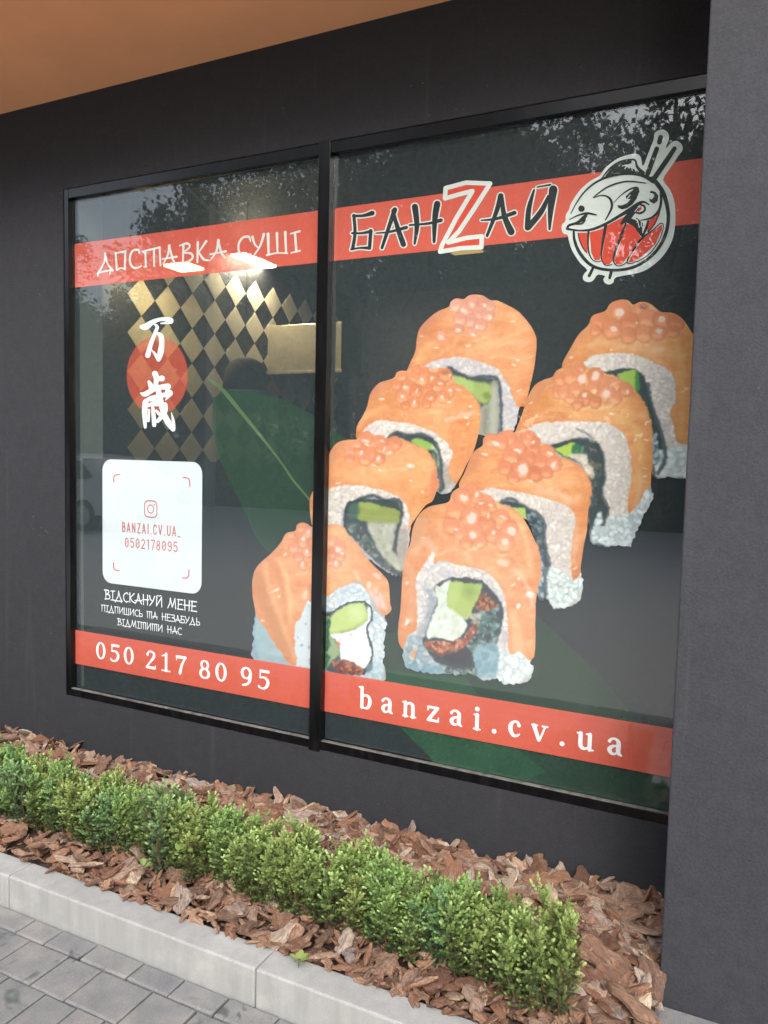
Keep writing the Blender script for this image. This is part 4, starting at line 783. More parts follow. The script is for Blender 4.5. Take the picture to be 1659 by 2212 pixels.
roll('r5', S5[:19]+cA([(1530, 200), (1470, 240), (1400, 330), (1345, 430), (1330, 640), (1295, 775), (1240, 795), (1150, 750), (1000, 650), (800, 480), (620, 440), (580, 412), (560, 330), (556, 200), (575, 140), (620, 60)]), S5, b5)
# 6 middle right
S6 = cE([(68, 530), (110, 430), (170, 290), (235, 240), (245, 185), (290, 160), (350, 165), (400, 137), (460, 140), (490, 148), (540, 130), (590, 140), (640, 190), (660, 225), (720, 245), (760, 290), (800, 320), (900, 360), (970, 420), (1010, 490), (1017, 600), (1000, 720), (990, 850), (965, 980), (945, 1135), (920, 1190), (890, 1197), (880, 1130), (880, 1000), (900, 850), (912, 760), (860, 680), (770, 640), (600, 592), (450, 562), (300, 547), (200, 562)])
def b6(mo):
    rp = pmask(cE([(180, 560), (300, 540), (450, 555), (600, 588), (770, 635), (865, 675), (918, 760), (905, 850), (885, 1000), (885, 1130), (960, 1130), (962, 1200), (945, 1345), (860, 1402), (740, 1402), (690, 1260), (680, 1180), (722, 1100), (700, 1020), (680, 900), (682, 800), (640, 735), (560, 690), (500, 650), (440, 620), (360, 650)]), 1)
    fill(cE([(350, 640), (540, 660), (640, 715), (690, 800), (700, 980), (720, 1100), (690, 1200), (700, 1345), (620, 1345), (600, 900), (500, 720)]), (62, 68, 70)); fill(cE([(438, 690), (530, 684), (548, 702), (552, 775), (490, 722)]), (176, 198, 96), 1)
    g = pmask(cE([(555, 700), (660, 740), (680, 900), (660, 1300), (620, 1330), (620, 900), (560, 790)]), 1); crumbs(g, 90, [(86, 100, 84), (150, 160, 158), (70, 90, 120), (58, 66, 66), (110, 124, 130)], 7, 19)
    put(rp, (222, 204, 200)); grains(rp, 480, PK_+[(226, 206, 200)], 20, 12, GR, .42, 51)
    wb = pmask(cE([(690, 1120), (760, 1110), (890, 1195), (960, 1132), (962, 1200), (945, 1345), (860, 1402), (740, 1402), (690, 1260)]), 2); put(wb, (206, 208, 202), .8); grains(wb, 120, WH, 22, 14, (160, 164, 162), .45, 52)
    b = pmask(cE([(625, 1000), (680, 1000), (680, 1330), (625, 1340)]), 2); put(b, (96, 116, 130), .6); grains(b, 12, BL, 20, 13, (70, 84, 96), .6, 53)
    line(cE([(365, 650), (440, 620), (500, 655), (560, 690), (640, 730), (684, 800), (678, 880), (700, 1000), (720, 1090), (690, 1180), (700, 1300)]), 13, (54, 60, 64), .75, 1)
    s = fill(S6, (240, 152, 94)); salmon(s, (240, 154, 96), 6, None, [(cE([(640, 560), (780, 580), (880, 650)]), 20, PL, .45), (cE([(850, 520), (900, 600), (920, 660)]), 6, LT, .8), (cE([(100, 480), (260, 450), (400, 500)]), 30, (238, 166, 104), .5), (cE([(180, 300), (160, 380), (110, 450)]), 40, (206, 130, 94), .6), (cE([(960, 500), (980, 650), (950, 850)]), 26, (232, 142, 84), .5), (cE([(800, 400), (880, 450)]), 20, LT, .3), (cE([(900, 760), (910, 900), (890, 1080)]), 12, PL, .5)])
    roe(xf(cE, [(300, 205, 56), (430, 185, 60), (370, 215, 60), (570, 190, 62), (620, 205, 36), (490, 260, 58), (600, 260, 56), (700, 290, 62), (440, 320, 60), (560, 330, 62), (660, 360, 60), (750, 375, 60), (400, 400, 56), (520, 410, 80), (620, 440, 60), (700, 430, 48), (460, 470, 46)], .55),
        xf(cE, [(335, 226, 28, 14), (490, 272, 24, 12), (530, 414, 36, 42), (602, 212, 9, 12), (722, 290, 20, 10), (752, 376, 15, 24), (475, 345, 7)], .55), 1, (228, 122, 80))
    for a in ([(530, 505), (590, 488)], [(620, 520), (670, 540)], [(690, 490), (730, 484)], [(440, 500), (480, 515)]): line(cE(a), 7, (248, 190, 140), .8, 1)
roll('r6', S6[:25]+cE([(962, 1200), (945, 1340), (900, 1382), (860, 1402), (790, 1412), (740, 1402), (700, 1345), (640, 1345), (620, 1200), (630, 1000), (600, 850), (500, 740), (300, 640), (150, 580)]), S6, b6)
# 7 front left, cut by the mullion
S7 = cA([(104, 830), (120, 760), (160, 700), (250, 620), (330, 530), (370, 460), (440, 440), (455, 395), (490, 375), (540, 385), (580, 410), (690, 400), (780, 393), (830, 420), (870, 490), (950, 570), (1040, 690), (1140, 790), (1180, 860), (1190, 1000), (1202, 1060), (1170, 1100), (1145, 1112), (1100, 1060), (1050, 960), (990, 890), (960, 842), (880, 850), (760, 900), (690, 960), (570, 1000), (540, 985), (480, 1120), (440, 1180), (430, 1300), (450, 1485), (400, 1485), (280, 1330), (200, 1200), (130, 1090), (105, 950)])
def b7(mo):
    sd_ = pmask(cA([(110, 1080), (200, 1200), (400, 1485), (130, 1450)]), 2); put(sd_, (152, 170, 176)); put(sd_*NF, (176, 190, 192), .6); line(cA([(118, 1100), (110, 1300), (140, 1440)]), 14, (118, 158, 184), .7, 2)
    rp = pmask(cA([(430, 1500), (430, 1180), (540, 980), (570, 990), (690, 950), (880, 845), (1000, 890), (1060, 1060), (1165, 1165), (1150, 1480), (1120, 1610), (560, 1520)]), 1); put(rp, (216, 216, 218)); lf = pmask(cA([(430, 1510), (430, 1180), (570, 1000), (600, 1510)]), 2); put(lf, (212, 214, 218), .8)
    grains(rp*(1-lf), 330, WH+[(206, 210, 218), (196, 202, 212)], 20, 12, (158, 164, 176), .45, 61); crumbs(lf, 14, [(150, 152, 160), (228, 230, 232)], 5, 6)
    fill(cA([(660, 1140), (760, 1065), (940, 1005), (1010, 1015), (1042, 1080), (1010, 1220), (1045, 1400), (1020, 1560), (660, 1530)]), (70, 76, 78))
    fill(cA([(726, 1115), (850, 1032), (960, 1008), (1002, 1040), (1008, 1140), (940, 1200), (800, 1240), (712, 1256)]), (196, 208, 122), 1); fill(cA([(860, 1060), (960, 1030), (980, 1130), (880, 1160)]), (208, 216, 146), 3, .7); line(cA([(715, 1245), (800, 1235), (930, 1195), (1000, 1130)]), 7, (168, 178, 80), .8, 1)
    c = fill(cA([(720, 1262), (900, 1222), (1005, 1150), (1012, 1032), (1040, 1066), (1022, 1180), (1016, 1280), (1044, 1390), (1020, 1490), (960, 1530), (880, 1475), (800, 1455), (790, 1370), (760, 1300)]), (240, 240, 232), 1); crumbs(c, 6, [(200, 190, 150), (224, 224, 214)], 5, 3)
    g = fill(cA([(676, 1120), (722, 1150), (706, 1250), (760, 1310), (790, 1400), (740, 1460), (660, 1530)]), (150, 164, 116), 1); g2 = pmask(cA([(676, 1120), (722, 1150), (706, 1260), (720, 1330), (690, 1400), (720, 1440), (690, 1520), (664, 1530)]), 1); put(g2, (64, 98, 74)); crumbs(g2, 50, [(40, 84, 58), (92, 130, 90), (70, 100, 60)], 6, 8)
    dab(*cA([(785, 1335)])[0], 8, 8, 0, (214, 110, 70)); br = pmask(cA([(730, 1470), (840, 1455), (900, 1480), (980, 1530), (990, 1575), (880, 1575), (760, 1545)]), 1); put(br, (120, 68, 56)); crumbs(br, 70, [(140, 70, 52), (186, 104, 70), (90, 46, 40), (206, 130, 84)], 6, 7)
    line(cA([(665, 1135), (760, 1062), (850, 1018), (940, 1000), (1010, 1012), (1046, 1062), (1040, 1140), (1012, 1210), (1030, 1300), (1048, 1400), (1030, 1490), (985, 1570)]), 8, (50, 58, 62), .9, 0); bb = pmask(cA([(1000, 1480), (1140, 1480), (1125, 1610), (1000, 1590)]), 2); put(bb, (150, 178, 190), .45)
    s = fill(S7, (236, 152, 102)); salmon(s, (236, 152, 102), 7, None, [(cA([(200, 690), (230, 850), (300, 1080), (380, 1300), (440, 1460)]), 22, (236, 178, 126), .6), (cA([(310, 680), (370, 800), (400, 1000), (400, 1160)]), 14, (242, 190, 128), .8), (cA([(150, 800), (180, 950), (250, 1120), (380, 1420)]), 46, (198, 128, 84), .75), (cA([(290, 700), (340, 900), (380, 1150)]), 22, (206, 130, 84), .5), (cA([(530, 920), (520, 960)]), 22, (246, 216, 188), .7), (cA([(920, 760), (940, 820)]), 16, (246, 206, 176), .8), (cA([(860, 560), (960, 700), (1060, 800)]), 40, (240, 160, 110), .5), (cA([(160, 700), (260, 640), (340, 560)]), 30, (214, 140, 100), .5), (cA([(700, 900), (800, 860), (900, 800)]), 30, (244, 172, 110), .6)])
    gp = pmask(cA([(980, 830), (1040, 850), (1130, 950), (1170, 1060), (1110, 1070), (1040, 960)]), 2); grains(gp, 9, [(236, 192, 176), (232, 186, 168)], 44, 17, (220, 150, 110), .5, 66, 1.1); dab(*cA([(1090, 800)])[0], 18, 10, .6, (240, 196, 176), .8)
    roe(xf(cA, [(500, 420, 48), (410, 470, 40), (540, 460, 46), (500, 530, 50), (430, 570, 46), (540, 610, 46), (470, 650, 46), (500, 710, 40), (730, 520, 50), (790, 560, 52), (740, 620, 48), (800, 640, 44), (770, 700, 40), (720, 690, 34)], .5), xf(cA, [(544, 450, 12, 16), (504, 502, 17, 20), (538, 602, 14, 12), (500, 700, 10, 20), (782, 590, 22, 20), (768, 694, 16, 20), (815, 618, 16, 12)], .5), 1, (230, 134, 98))
roll('r7', S7[:23]+cA([(1168, 1170), (1150, 1250), (1146, 1360), (1142, 1480), (1118, 1640), (560, 1560), (136, 1480), (112, 1300), (116, 1180), (128, 1090), (105, 950)]), S7, b7)
# 8 front middle
S8 = cB([(232, 850), (270, 640), (300, 560), (320, 440), (370, 330), (460, 260), (610, 225), (640, 150), (700, 105), (770, 85), (830, 100), (870, 140), (950, 170), (1000, 220), (1100, 260), (1200, 320), (1260, 400), (1320, 520), (1370, 650), (1380, 800), (1360, 900), (1340, 1040), (1335, 1200), (1335, 1380), (1325, 1500), (1290, 1530), (1200, 1462), (1120, 1475), (1110, 1300), (1100, 1150), (1080, 1000), (1000, 860), (880, 780), (700, 742), (540, 702), (500, 735), (456, 662), (430, 720), (350, 840), (342, 940), (350, 1080), (352, 1200), (340, 1290), (285, 1320), (245, 1420), (222, 1440), (200, 1380), (195, 1280), (215, 1120), (225, 980)])
def b8(mo):
    put(mo, (196, 190, 190)); rp = pmask(cB([(330, 1330), (340, 940), (350, 830), (430, 700), (456, 655), (500, 730), (700, 735), (880, 775), (1000, 855), (1085, 1000), (1105, 1150), (1115, 1300), (1120, 1470), (1300, 1530), (1310, 1620), (1190, 1728), (1030, 1690), (1030, 1400), (1045, 1300), (1065, 1120), (1020, 1000), (920, 920), (830, 862), (700, 856), (600, 870), (500, 930), (515, 1000), (480, 1100), (440, 1260), (400, 1340)]), 1)
    put(rp, (216, 202, 204)); grains(rp, 620, PK_+[(214, 200, 202), (204, 194, 200)], 21, 13, (182, 168, 168), .45, 71)
    lo = pmask(cB([(235, 1450), (290, 1330), (400, 1340), (480, 1500), (620, 1600), (640, 1650), (380, 1630), (245, 1575)]), 2); put(lo, (158, 166, 172)); grains(lo, 70, BL+[(190, 190, 186), (150, 160, 160)], 22, 14, (110, 124, 130), .5, 72); dab(*cB([(320, 1480)])[0], 10, 18, .2, (226, 160, 110), .8); dab(*cB([(350, 1440)])[0], 8, 8, .2, (220, 160, 120), .7)
    line(cB([(270, 1590), (400, 1610), (560, 1620)]), 26, (104, 146, 166), .55, 3)
    wb = pmask(cB([(1020, 1500), (1100, 1440), (1200, 1462), (1300, 1530), (1308, 1620), (1190, 1728), (1080, 1728), (1000, 1690)]), 2); put(wb, (220, 222, 220), .8); grains(wb, 90, WH+[(240, 240, 236)], 26, 19, (168, 172, 176), .5, 73)
    n_ = fill(cB([(490, 935), (580, 868), (680, 846), (870, 868), (960, 945), (1050, 1060), (1066, 1200), (1030, 1350), (1000, 1420), (1000, 1660), (840, 1640), (700, 1625), (560, 1580), (480, 1510), (395, 1385), (420, 1320), (480, 1150), (520, 1010)]), (62, 66, 68), 1)
    line(cB([(440, 940), (480, 1010), (470, 1110), (430, 1230), (390, 1320)]), 30, (112, 122, 138), .5, 4, mo)
    g = pmask(cB([(860, 1130), (1040, 1080), (1050, 1250), (1000, 1420), (820, 1470), (760, 1420), (850, 1300)]), 1); crumbs(g, 150, [(96, 124, 108), (60, 74, 72), (120, 146, 140), (80, 100, 96), (150, 160, 162)], 9, 23)
    bl = pmask(cB([(825, 1480), (880, 1410), (1000, 1400), (1035, 1480), (1000, 1680), (850, 1670)]), 2); put(bl, (128, 152, 162)); grains(bl, 26, [(140, 166, 176), (120, 150, 162)], 36, 24, (178, 194, 198), .7, 74)
    bo = pmask(cB([(540, 1560), (700, 1620), (850, 1600), (840, 1690), (600, 1650)]), 2); put(bo, (128, 138, 132)); crumbs(bo, 60, [(88, 100, 84), (170, 182, 182), (60, 66, 62)], 8, 24)
    c = fill(cB([(500, 930), (545, 925), (590, 880), (635, 880), (612, 1060), (740, 1190), (765, 1250), (720, 1330), (640, 1372), (520, 1345), (440, 1355), (440, 1285), (490, 1150), (522, 1050)]), (222, 222, 208), 1); crumbs(c, 26, [(206, 206, 188), (234, 234, 222)], 13, 25)
    fill(cB([(626, 878), (760, 890), (886, 905), (868, 990), (822, 1080), (768, 1192), (700, 1160), (600, 1082), (612, 980)]), (170, 182, 96), 1, 1, False); fill(cB([(640, 900), (700, 905), (680, 1080), (610, 1060)]), (184, 196, 112), 3, .6); dab(*cB([(790, 965)])[0], 24, 26, 0, (128, 148, 66), .7, .8); line(cB([(886, 905), (868, 990), (822, 1080), (768, 1192)]), 7, (196, 208, 110), .8, 1); line(cB([(640, 1110), (700, 1160), (760, 1192)]), 7, (214, 214, 170), .8, 1)
    br = pmask(cB([(405, 1390), (480, 1370), (620, 1390), (740, 1340), (840, 1200), (860, 1280), (800, 1370), (700, 1470), (560, 1500), (440, 1440)]), 1); put(br, (136, 80, 62)); crumbs(br, 150, [(170, 92, 62), (206, 130, 96), (110, 56, 44), (224, 160, 124), (150, 84, 60)], 7, 26)
    b2_ = pmask(cB([(840, 1060), (900, 960), (1000, 1050), (1040, 1080), (940, 1120), (850, 1110)]), 2); put(b2_, (110, 70, 54)); crumbs(b2_, 50, [(150, 84, 52), (190, 116, 70), (84, 52, 44)], 7, 27)
    c2 = pmask(cB([(780, 1150), (880, 1140), (870, 1230), (800, 1230)]), 2); crumbs(c2, 24, [(206, 200, 184), (180, 176, 160), (150, 130, 110)], 8, 28)
    dk = pmask(cB([(560, 1480), (720, 1440), (800, 1480), (800, 1570), (640, 1580)]), 3); put(dk, (58, 52, 56), .8)
    s = fill(S8, (238, 156, 104)); salmon(s, (238, 156, 104), 8, None, [(cB([(330, 620), (420, 540), (500, 620)]), 34, (232, 178, 138), .7), (cB([(400, 360), (360, 450), (330, 560)]), 44, (208, 144, 102), .7), (cB([(540, 380), (560, 500), (680, 540)]), 12, LT, .6), (cB([(1150, 780), (1240, 860), (1290, 980), (1310, 1080)]), 16, PL, .6), (cB([(1040, 720), (1100, 735)]), 20, (248, 214, 190), .8), (cB([(1200, 400), (1260, 560), (1300, 760)]), 14, (244, 186, 138), .7), (cB([(1020, 260), (1160, 340), (1230, 440)]), 18, (246, 190, 130), .6), (cB([(280, 760), (330, 900), (300, 1200)]), 34, (222, 160, 118), .6), (cB([(240, 1240), (300, 1200)]), 14, PL, .6), (cB([(1340, 720), (1350, 900)]), 24, (228, 140, 86), .6), (cB([(760, 640), (800, 720)]), 18, (244, 192, 156), .5), (cB([(1150, 1150), (1180, 1300), (1190, 1440)]), 40, (244, 186, 140), .6), (cB([(1060, 540), (1180, 700), (1250, 850)]), 10, LT, .6), (cB([(900, 740), (1060, 860), (1140, 1000)]), 16, LT, .5)])
    for x, y, rx, ry in ((1290, 985, 17, 12), (1193, 1085, 8, 12), (480, 690, 8, 22), (268, 1215, 6, 14), (440, 1000, 4, 6)): dab(*cB([(x, y)])[0], rx, ry, .1, (250, 236, 226), .9)
    roe(xf(cB, [(800, 140, 66), (730, 190, 82), (850, 190, 62), (940, 230, 60), (680, 300, 86), (900, 290, 84), (800, 350, 92), (640, 420, 72), (1050, 350, 74), (930, 420, 80), (820, 480, 90), (720, 490, 66), (1120, 450, 76), (980, 500, 72), (1080, 560, 82), (760, 560, 60), (880, 560, 56), (980, 270, 40)], .482),
        xf(cB, [(742, 188, 36, 24), (848, 160, 17, 26), (805, 358, 36, 46), (815, 500, 28, 30), (1140, 465, 36, 30), (1082, 555, 30, 26), (674, 448, 14, 11), (968, 250, 16, 12), (985, 478, 15, 18), (885, 228, 18, 8), (945, 340, 10, 22), (1065, 350, 30, 8)], .482), 1, (234, 130, 86))
    for a in ([(780, 610), (840, 608), (885, 578)], [(1020, 662), (1060, 670), (1105, 660)]): line(cB(a), 7, (246, 200, 160), .8, 1)
roll('r8', S8[:25]+cB([(1300, 1535), (1310, 1620), (1270, 1702), (1190, 1728), (1080, 1728), (1030, 1692), (980, 1692), (900, 1692), (800, 1645), (700, 1655), (600, 1645), (480, 1645), (380, 1628), (280, 1602), (245, 1572), (230, 1450), (202, 1380), (195, 1280), (215, 1120), (225, 980)]), S8, b8)
wx = (sum(vnoise(s_, s_, 60+i)*a for i, (s_, a) in enumerate(((11, .5), (5, .5))))-.5)*5; wy = (sum(vnoise(s_, s_, 70+i)*a for i, (s_, a) in enumerate(((11, .5), (5, .5))))-.5)*5
IM = IM[np.clip((YY+wy).round().astype(int), 0, CHh-1), np.clip((XX+wx).round().astype(int), 0, CW-1)]
IM = IM+((NF-.5)*10)[..., None]; IM = np.clip(IM*.93+np.array((14, 18, 24.)), 0, 255)/255.0
gn = (np.random.RandomState(8).rand(CHh, CW, 1)-.5)*.02
IML = np.where(IM <= .04045, IM/12.92, ((np.clip(IM+gn, 0, 1)+.055)/1.055)**2.4)*PK
def print_mesh(name, pts, tris, layer, parent):
    used = sorted({i for t in tris for i in t}); mp = {u: k for k, u in enumerate(used)}
    P = [pts[u] for u in used]; y = YG-.0002*layer
    vs = [(v[0], y, v[1]) for v in (pl(*p) for p in P)]
    o = obj(name, vs, [tuple(mp[i] for i in t) for t in tris], INK['photo'], parent)
    a = o.data.color_attributes.new('Col', 'FLOAT_COLOR', 'POINT'); A = np.array(P)
    xi = np.clip((A[:, 0]-QX)/QS, 0, CW-1.01); yi = np.clip((A[:, 1]-QY)/QS, 0, CHh-1.01); x0_, y0_ = xi.astype(int), yi.astype(int); fx, fy = (xi-x0_)[:, None], (yi-y0_)[:, None]
    c = IML[y0_, x0_]*(1-fx)*(1-fy)+IML[y0_, x0_+1]*fx*(1-fy)+IML[y0_+1, x0_]*(1-fx)*fy+IML[y0_+1, x0_+1]*fx*fy
    a.data.foreach_set('color', np.concatenate([c, np.ones((len(c), 1))], 1).astype('f4').ravel())
    return o
ROLLN = {'r1': 'salmon roll at the top middle', 'r2': 'salmon roll at the top right cut by the pillar', 'r3': 'salmon roll second down the left row', 'r4': 'salmon roll second down the right row',
         'r5': 'salmon roll third down the left row beside the mullion', 'r6': 'salmon roll third down the right row', 'r7': 'front left salmon roll divided by the mullion', 'r8': 'largest front salmon roll with avocado and cream cheese'}
MPX = {}
def zone_of(name):
    pass
ROE = {'r1': cC([(930, 95), (1110, 45), (1290, 110), (1270, 260), (1160, 370), (1040, 330), (870, 400), (830, 330), (940, 240)]), 'r2': cD([(810, 250), (950, 130), (1120, 80), (1400, 160), (1530, 260), (1480, 340), (1330, 390), (1150, 420), (850, 370)]),
  'r3': cC([(520, 640), (700, 550), (950, 590), (1000, 740), (930, 850), (700, 890), (560, 860), (510, 730)]), 'r4': cD([(550, 640), (760, 530), (900, 570), (1140, 700), (1080, 820), (900, 890), (700, 890), (560, 800)]),
  'r5': cC([(190, 1130), (330, 1030), (600, 1090), (600, 1190), (450, 1290), (180, 1270)]), 'r6': cE([(230, 190), (420, 125), (660, 190), (800, 310), (800, 440), (650, 510), (420, 500), (360, 400), (260, 270)]),
  'r7': cA([(360, 470), (490, 370), (590, 400), (700, 400), (860, 520), (860, 700), (700, 740), (580, 600), (520, 750), (420, 680)]), 'r8': cB([(560, 380), (640, 150), (770, 75), (1000, 210), (1190, 400), (1180, 580), (1060, 650), (700, 580)])}
xm = 1.8517
for k, (nm, outl, sal) in enumerate(rolls):
    o = outl if nm != 'r7' else [(x, y) for x, y in outl]
    st = 3.3; A = np.array(o); gx, gy = np.arange(A[:, 0].min(), A[:, 0].max(), st), np.arange(A[:, 1].min(), A[:, 1].max(), st*.9)
    G = np.array([(x+(j % 2)*st/2, y) for j, y in enumerate(gy) for x in gx]); G = G[inside(G, o)]
    if nm == 'r2': G = G[G[:, 0] < 2790]
    vs = [Vector(p) for p in o]+[Vector(p) for p in G]
    ov, _, of, _, _, src = geometry.delaunay_2d_cdt(vs, [], [list(range(len(o)))], 0, 1e-4)
    P = [(v.x, v.y) for v in ov]; T = [f for f, s in zip(of, src) if len(s)]
    cen = np.array([[sum(P[i][0] for i in t)/3, sum(P[i][1] for i in t)/3] for t in T])
    is_s = inside(cen, smooth(sal, True, 4)); is_r = inside(cen, ROE[nm]) & is_s
    right = np.array([pl(*c)[0] for c in cen]) > (MX0+MX1)/2
    if nm == 'r7':                                   # the roll ends at the lower band
        zc = np.array([pl(*c)[1] for c in cen]); ok = zc > Z[2]-.02
    else: ok = np.array([pl(*c)[0] for c in cen]) < PX0+.045
    for film, side in ((filmL, ~right), (filmR, right)):
        base = [T[i] for i in np.where(ok & side & ~is_s)[0]]; sm_ = [T[i] for i in np.where(ok & side & is_s & ~is_r)[0]]; ro = [T[i] for i in np.where(ok & side & is_r)[0]]
        if not sm_ and not base: continue
        lay = 18+k*2
        par = film
        if base: par = print_mesh('sushi_roll', P, base, lay, film); tag(par, ROLLN[nm])
        if sm_: x_ = print_mesh('salmon_slice', P, sm_, lay, par)
        if ro: print_mesh('salmon_roe', P, ro, lay, par)

# ---------------------------------------------------------------- ground
obj('ground', [(-400, -400, -.03), (400, -400, -.03), (400, 400, -.03), (-400, 400, -.03)], [(0, 1, 2, 3)], M['sand'])['kind'] = 'structure'
obj('road', [(-60, -13, -.006), (60, -13, -.006), (60, .5, -.006), (-60, .5, -.006)], [(0, 1, 2, 3)], M['asphalt'])['kind'] = 'structure'  # sheet reaches in, out of view, to add bounce light under the soffit
obj('grass_verge', [(-90, -60, .0), (90, -60, .0), (90, -13, .0), (-90, -13, .0)], [(0, 1, 2, 3)], M['grass'])['kind'] = 'structure'
YC = 1.735                                          # front of the kerb
# pavers
rows, y = [], YC-.004; hts = [.084, .15, .15, .15, .12, .15]
bm = bmesh.new(); tl_ = bm.verts.layers.float.new('tint')
def paver(x0, x1, y0, y1, t, h):
    g = .0028; b = .006; x0 += g; x1 -= g; y0 += g; y1 -= g; ji = [R_.uniform(-.0015, .0015) for _ in range(8)]
    rings = []
    for dx, z in ((0, -.02), (0, h-b*.8), (b*.35, h-b*.25), (b, h)):
        rings.append([bm.verts.new((x+ji[k], yy+ji[k+4], z)) for k, (x, yy) in enumerate(((x0+dx, y0+dx), (x1-dx, y0+dx), (x1-dx, y1-dx), (x0+dx, y1-dx)))])
    for v in sum(rings, []): v[tl_] = t
    for a, b2 in zip(rings, rings[1:]):
        for k in range(4): bm.faces.new((a[k], a[(k+1) % 4], b2[(k+1) % 4], b2[k]))
    bm.faces.new(rings[-1])
known = [[-2.1, -1.97, -1.816, -1.624, -1.464, -1.30, -1.13], [-2.02, -1.85, -1.71, -1.513, -1.35], [-1.93, -1.777, -1.653, -1.547, -1.40]]
for rI in range(9):
    h = hts[rI] if rI < 6 else .15
    xs = known[rI][:] if rI < 3 else [-1.9+R_.uniform(0, .1)]
    while xs[-1] < 2.2: xs.append(xs[-1]+R_.choice((.11, .15, .19, .15)))
    while xs[0] > -5.2: xs.insert(0, xs[0]-R_.choice((.11, .15, .19, .15)))
    for a, b in zip(xs, xs[1:]):
        if rI > 9 and False: continue
        paver(a, b, y-h, y, min(1, max(0, (.62 if rI == 0 else .42)+R_.gauss(0, .3))), R_.uniform(-.0015, .0015))
    y -= h
# a cut row against the pillar foot
o = bobj('paving', bm, M['paver']); o['kind'] = 'structure'
bm = bmesh.new(); tl_ = bm.verts.layers.float.new('tint')
x = PX0-.02
while x < 1.2:
    w_ = R_.choice((.15, .19, .15)); paver(x, x+w_, YC+.35, YP+.001, R_.uniform(.3, .7), .026); paver(x, x+w_, YC+.19, YC+.35, R_.uniform(.3, .7), .024); paver(x, x+w_, YC, YC+.19, R_.uniform(.3, .7), .02); x += w_
o = bobj('paving', bm, M['paver']); o['kind'] = 'structure'
# kerb stones
KZ = .107
for i, (x0, x1) in enumerate(((-5.25, -4.256), (-4.25, -3.254), (-3.248, -2.2430), (-2.2400, -1.2205), (-1.2175, -.235))):
    bm = bmesh.new(); box(bm, -(x1-x0)/2, (x1-x0)/2, 0, .10, -.05, KZ, .006)
    k = bobj('kerb_stone', bm, M['kerb']); k.location = ((x0+x1)/2, YC+R_.uniform(-.001, .001), R_.uniform(-.0015, .0015))
    tag(k, 'pale grey concrete kerb stone edging the planting bed' if i in (0, 1) else ['', '', 'kerb stone at the left edge of the photo', 'long middle kerb stone below the pale small bark', 'kerb stone at the bottom beneath the seedling'][i], 'kerb stone', 'kerb stones along the bed')
# planting bed
def bedz(x, y):
    return .080 - .030*max(0, (y-YC-.1)/(YW-YC-.1))
obj('soil', [(-5.2, YC+.1, .072), (PX0, YC+.1, .072), (PX0, YW, .045), (-5.2, YW, .045)], [(0, 1, 2, 3)], M['soil'])['kind'] = 'structure'
# bark chips
def chip_mesh(seed, L, Wd, T):
    rr = random.Random(seed); nx, ny = 11, 6; vs, fs = [], []
    ph = [rr.uniform(0, 6.28) for _ in range(6)]; curv = rr.uniform(-.12, .2); tw = rr.uniform(-.22, .22)
    kn = [rr.uniform(.45, 1.15) for _ in range(7)]
    def outline(u):
        e = max(0, 1-abs(u)**rr_e)**.5
        k_ = (u+1)/2*6; i_ = min(int(k_), 5); return e**.7*(kn[i_]*(1-(k_-i_))+kn[i_+1]*(k_-i_))
    rr_e = rr.uniform(1.8, 4)
    skew = rr.uniform(-.4, .4)
    for side in (1, -1):
        for i in range(nx):
            u = -1+2*i/(nx-1)
            for j in range(ny):
                v = -1+2*j/(ny-1); wv = max(outline(u), .12)*(1+rr.uniform(-.07, .07))
                x = u*L/2+skew*v*Wd/2+rr.uniform(-.03, .03)*L*(abs(u) > .9); yy = v*Wd/2*wv+.1*Wd*math.sin(2*u+ph[2])
                edge = (1-abs(v)**4)*(1-abs(u)**8)
                rid = .2*math.sin(5*v+ph[3]+1.2*u)+.14*math.sin(11*v+ph[4]-u)+rr.uniform(-.12, .12)
                z = side*T/2*(.35+.65*edge)*(1+(rid if side > 0 else .3*rid))+curv*T*(u*u*2-.6)+tw*T*u*v
                vs.append((x, yy, z))
    n = nx*ny; id_ = lambda s, i, j: s*n+i*ny+j
    for i in range(nx-1):
        for j in range(ny-1):
            fs.append((id_(0, i, j), id_(0, i+1, j), id_(0, i+1, j+1), id_(0, i, j+1))); fs.append((id_(1, i, j), id_(1, i, j+1), id_(1, i+1, j+1), id_(1, i+1, j)))
    for i in range(nx-1):
        fs.append((id_(0, i, 0), id_(1, i, 0), id_(1, i+1, 0), id_(0, i+1, 0))); fs.append((id_(0, i, ny-1), id_(0, i+1, ny-1), id_(1, i+1, ny-1), id_(1, i, ny-1)))
    for j in range(ny-1):
        fs.append((id_(0, 0, j), id_(0, 0, j+1), id_(1, 0, j+1), id_(1, 0, j))); fs.append((id_(0, nx-1, j), id_(1, nx-1, j), id_(1, nx-1, j+1), id_(0, nx-1, j+1)))
    return vs, fs
protos = [chip_mesh(s, 1, R_.uniform(.36, .78), R_.uniform(.09, .2)) for s in range(14)]
hy = lambda x: 2.045-.075*min(1, max(0, (x+1.1)/.6))
HY = 2.045                                           # hedge line
AV, AF_, AT = [], [], []
AL = []
def add_chip(k, size, loc, rot, tint):
    vs, fs = protos[k]; b = len(AV); mt = Matrix.Translation(loc) @ rot.to_4x4()
    for v in vs: AV.append(mt @ (Vector(v)*size)); AT.append(tint); AL.append((v[0]*size+tint*3, v[1]*size, v[2]*size+tint*7))
    for f in fs: AF_.append(tuple(i+b for i in f))
from mathutils import Euler
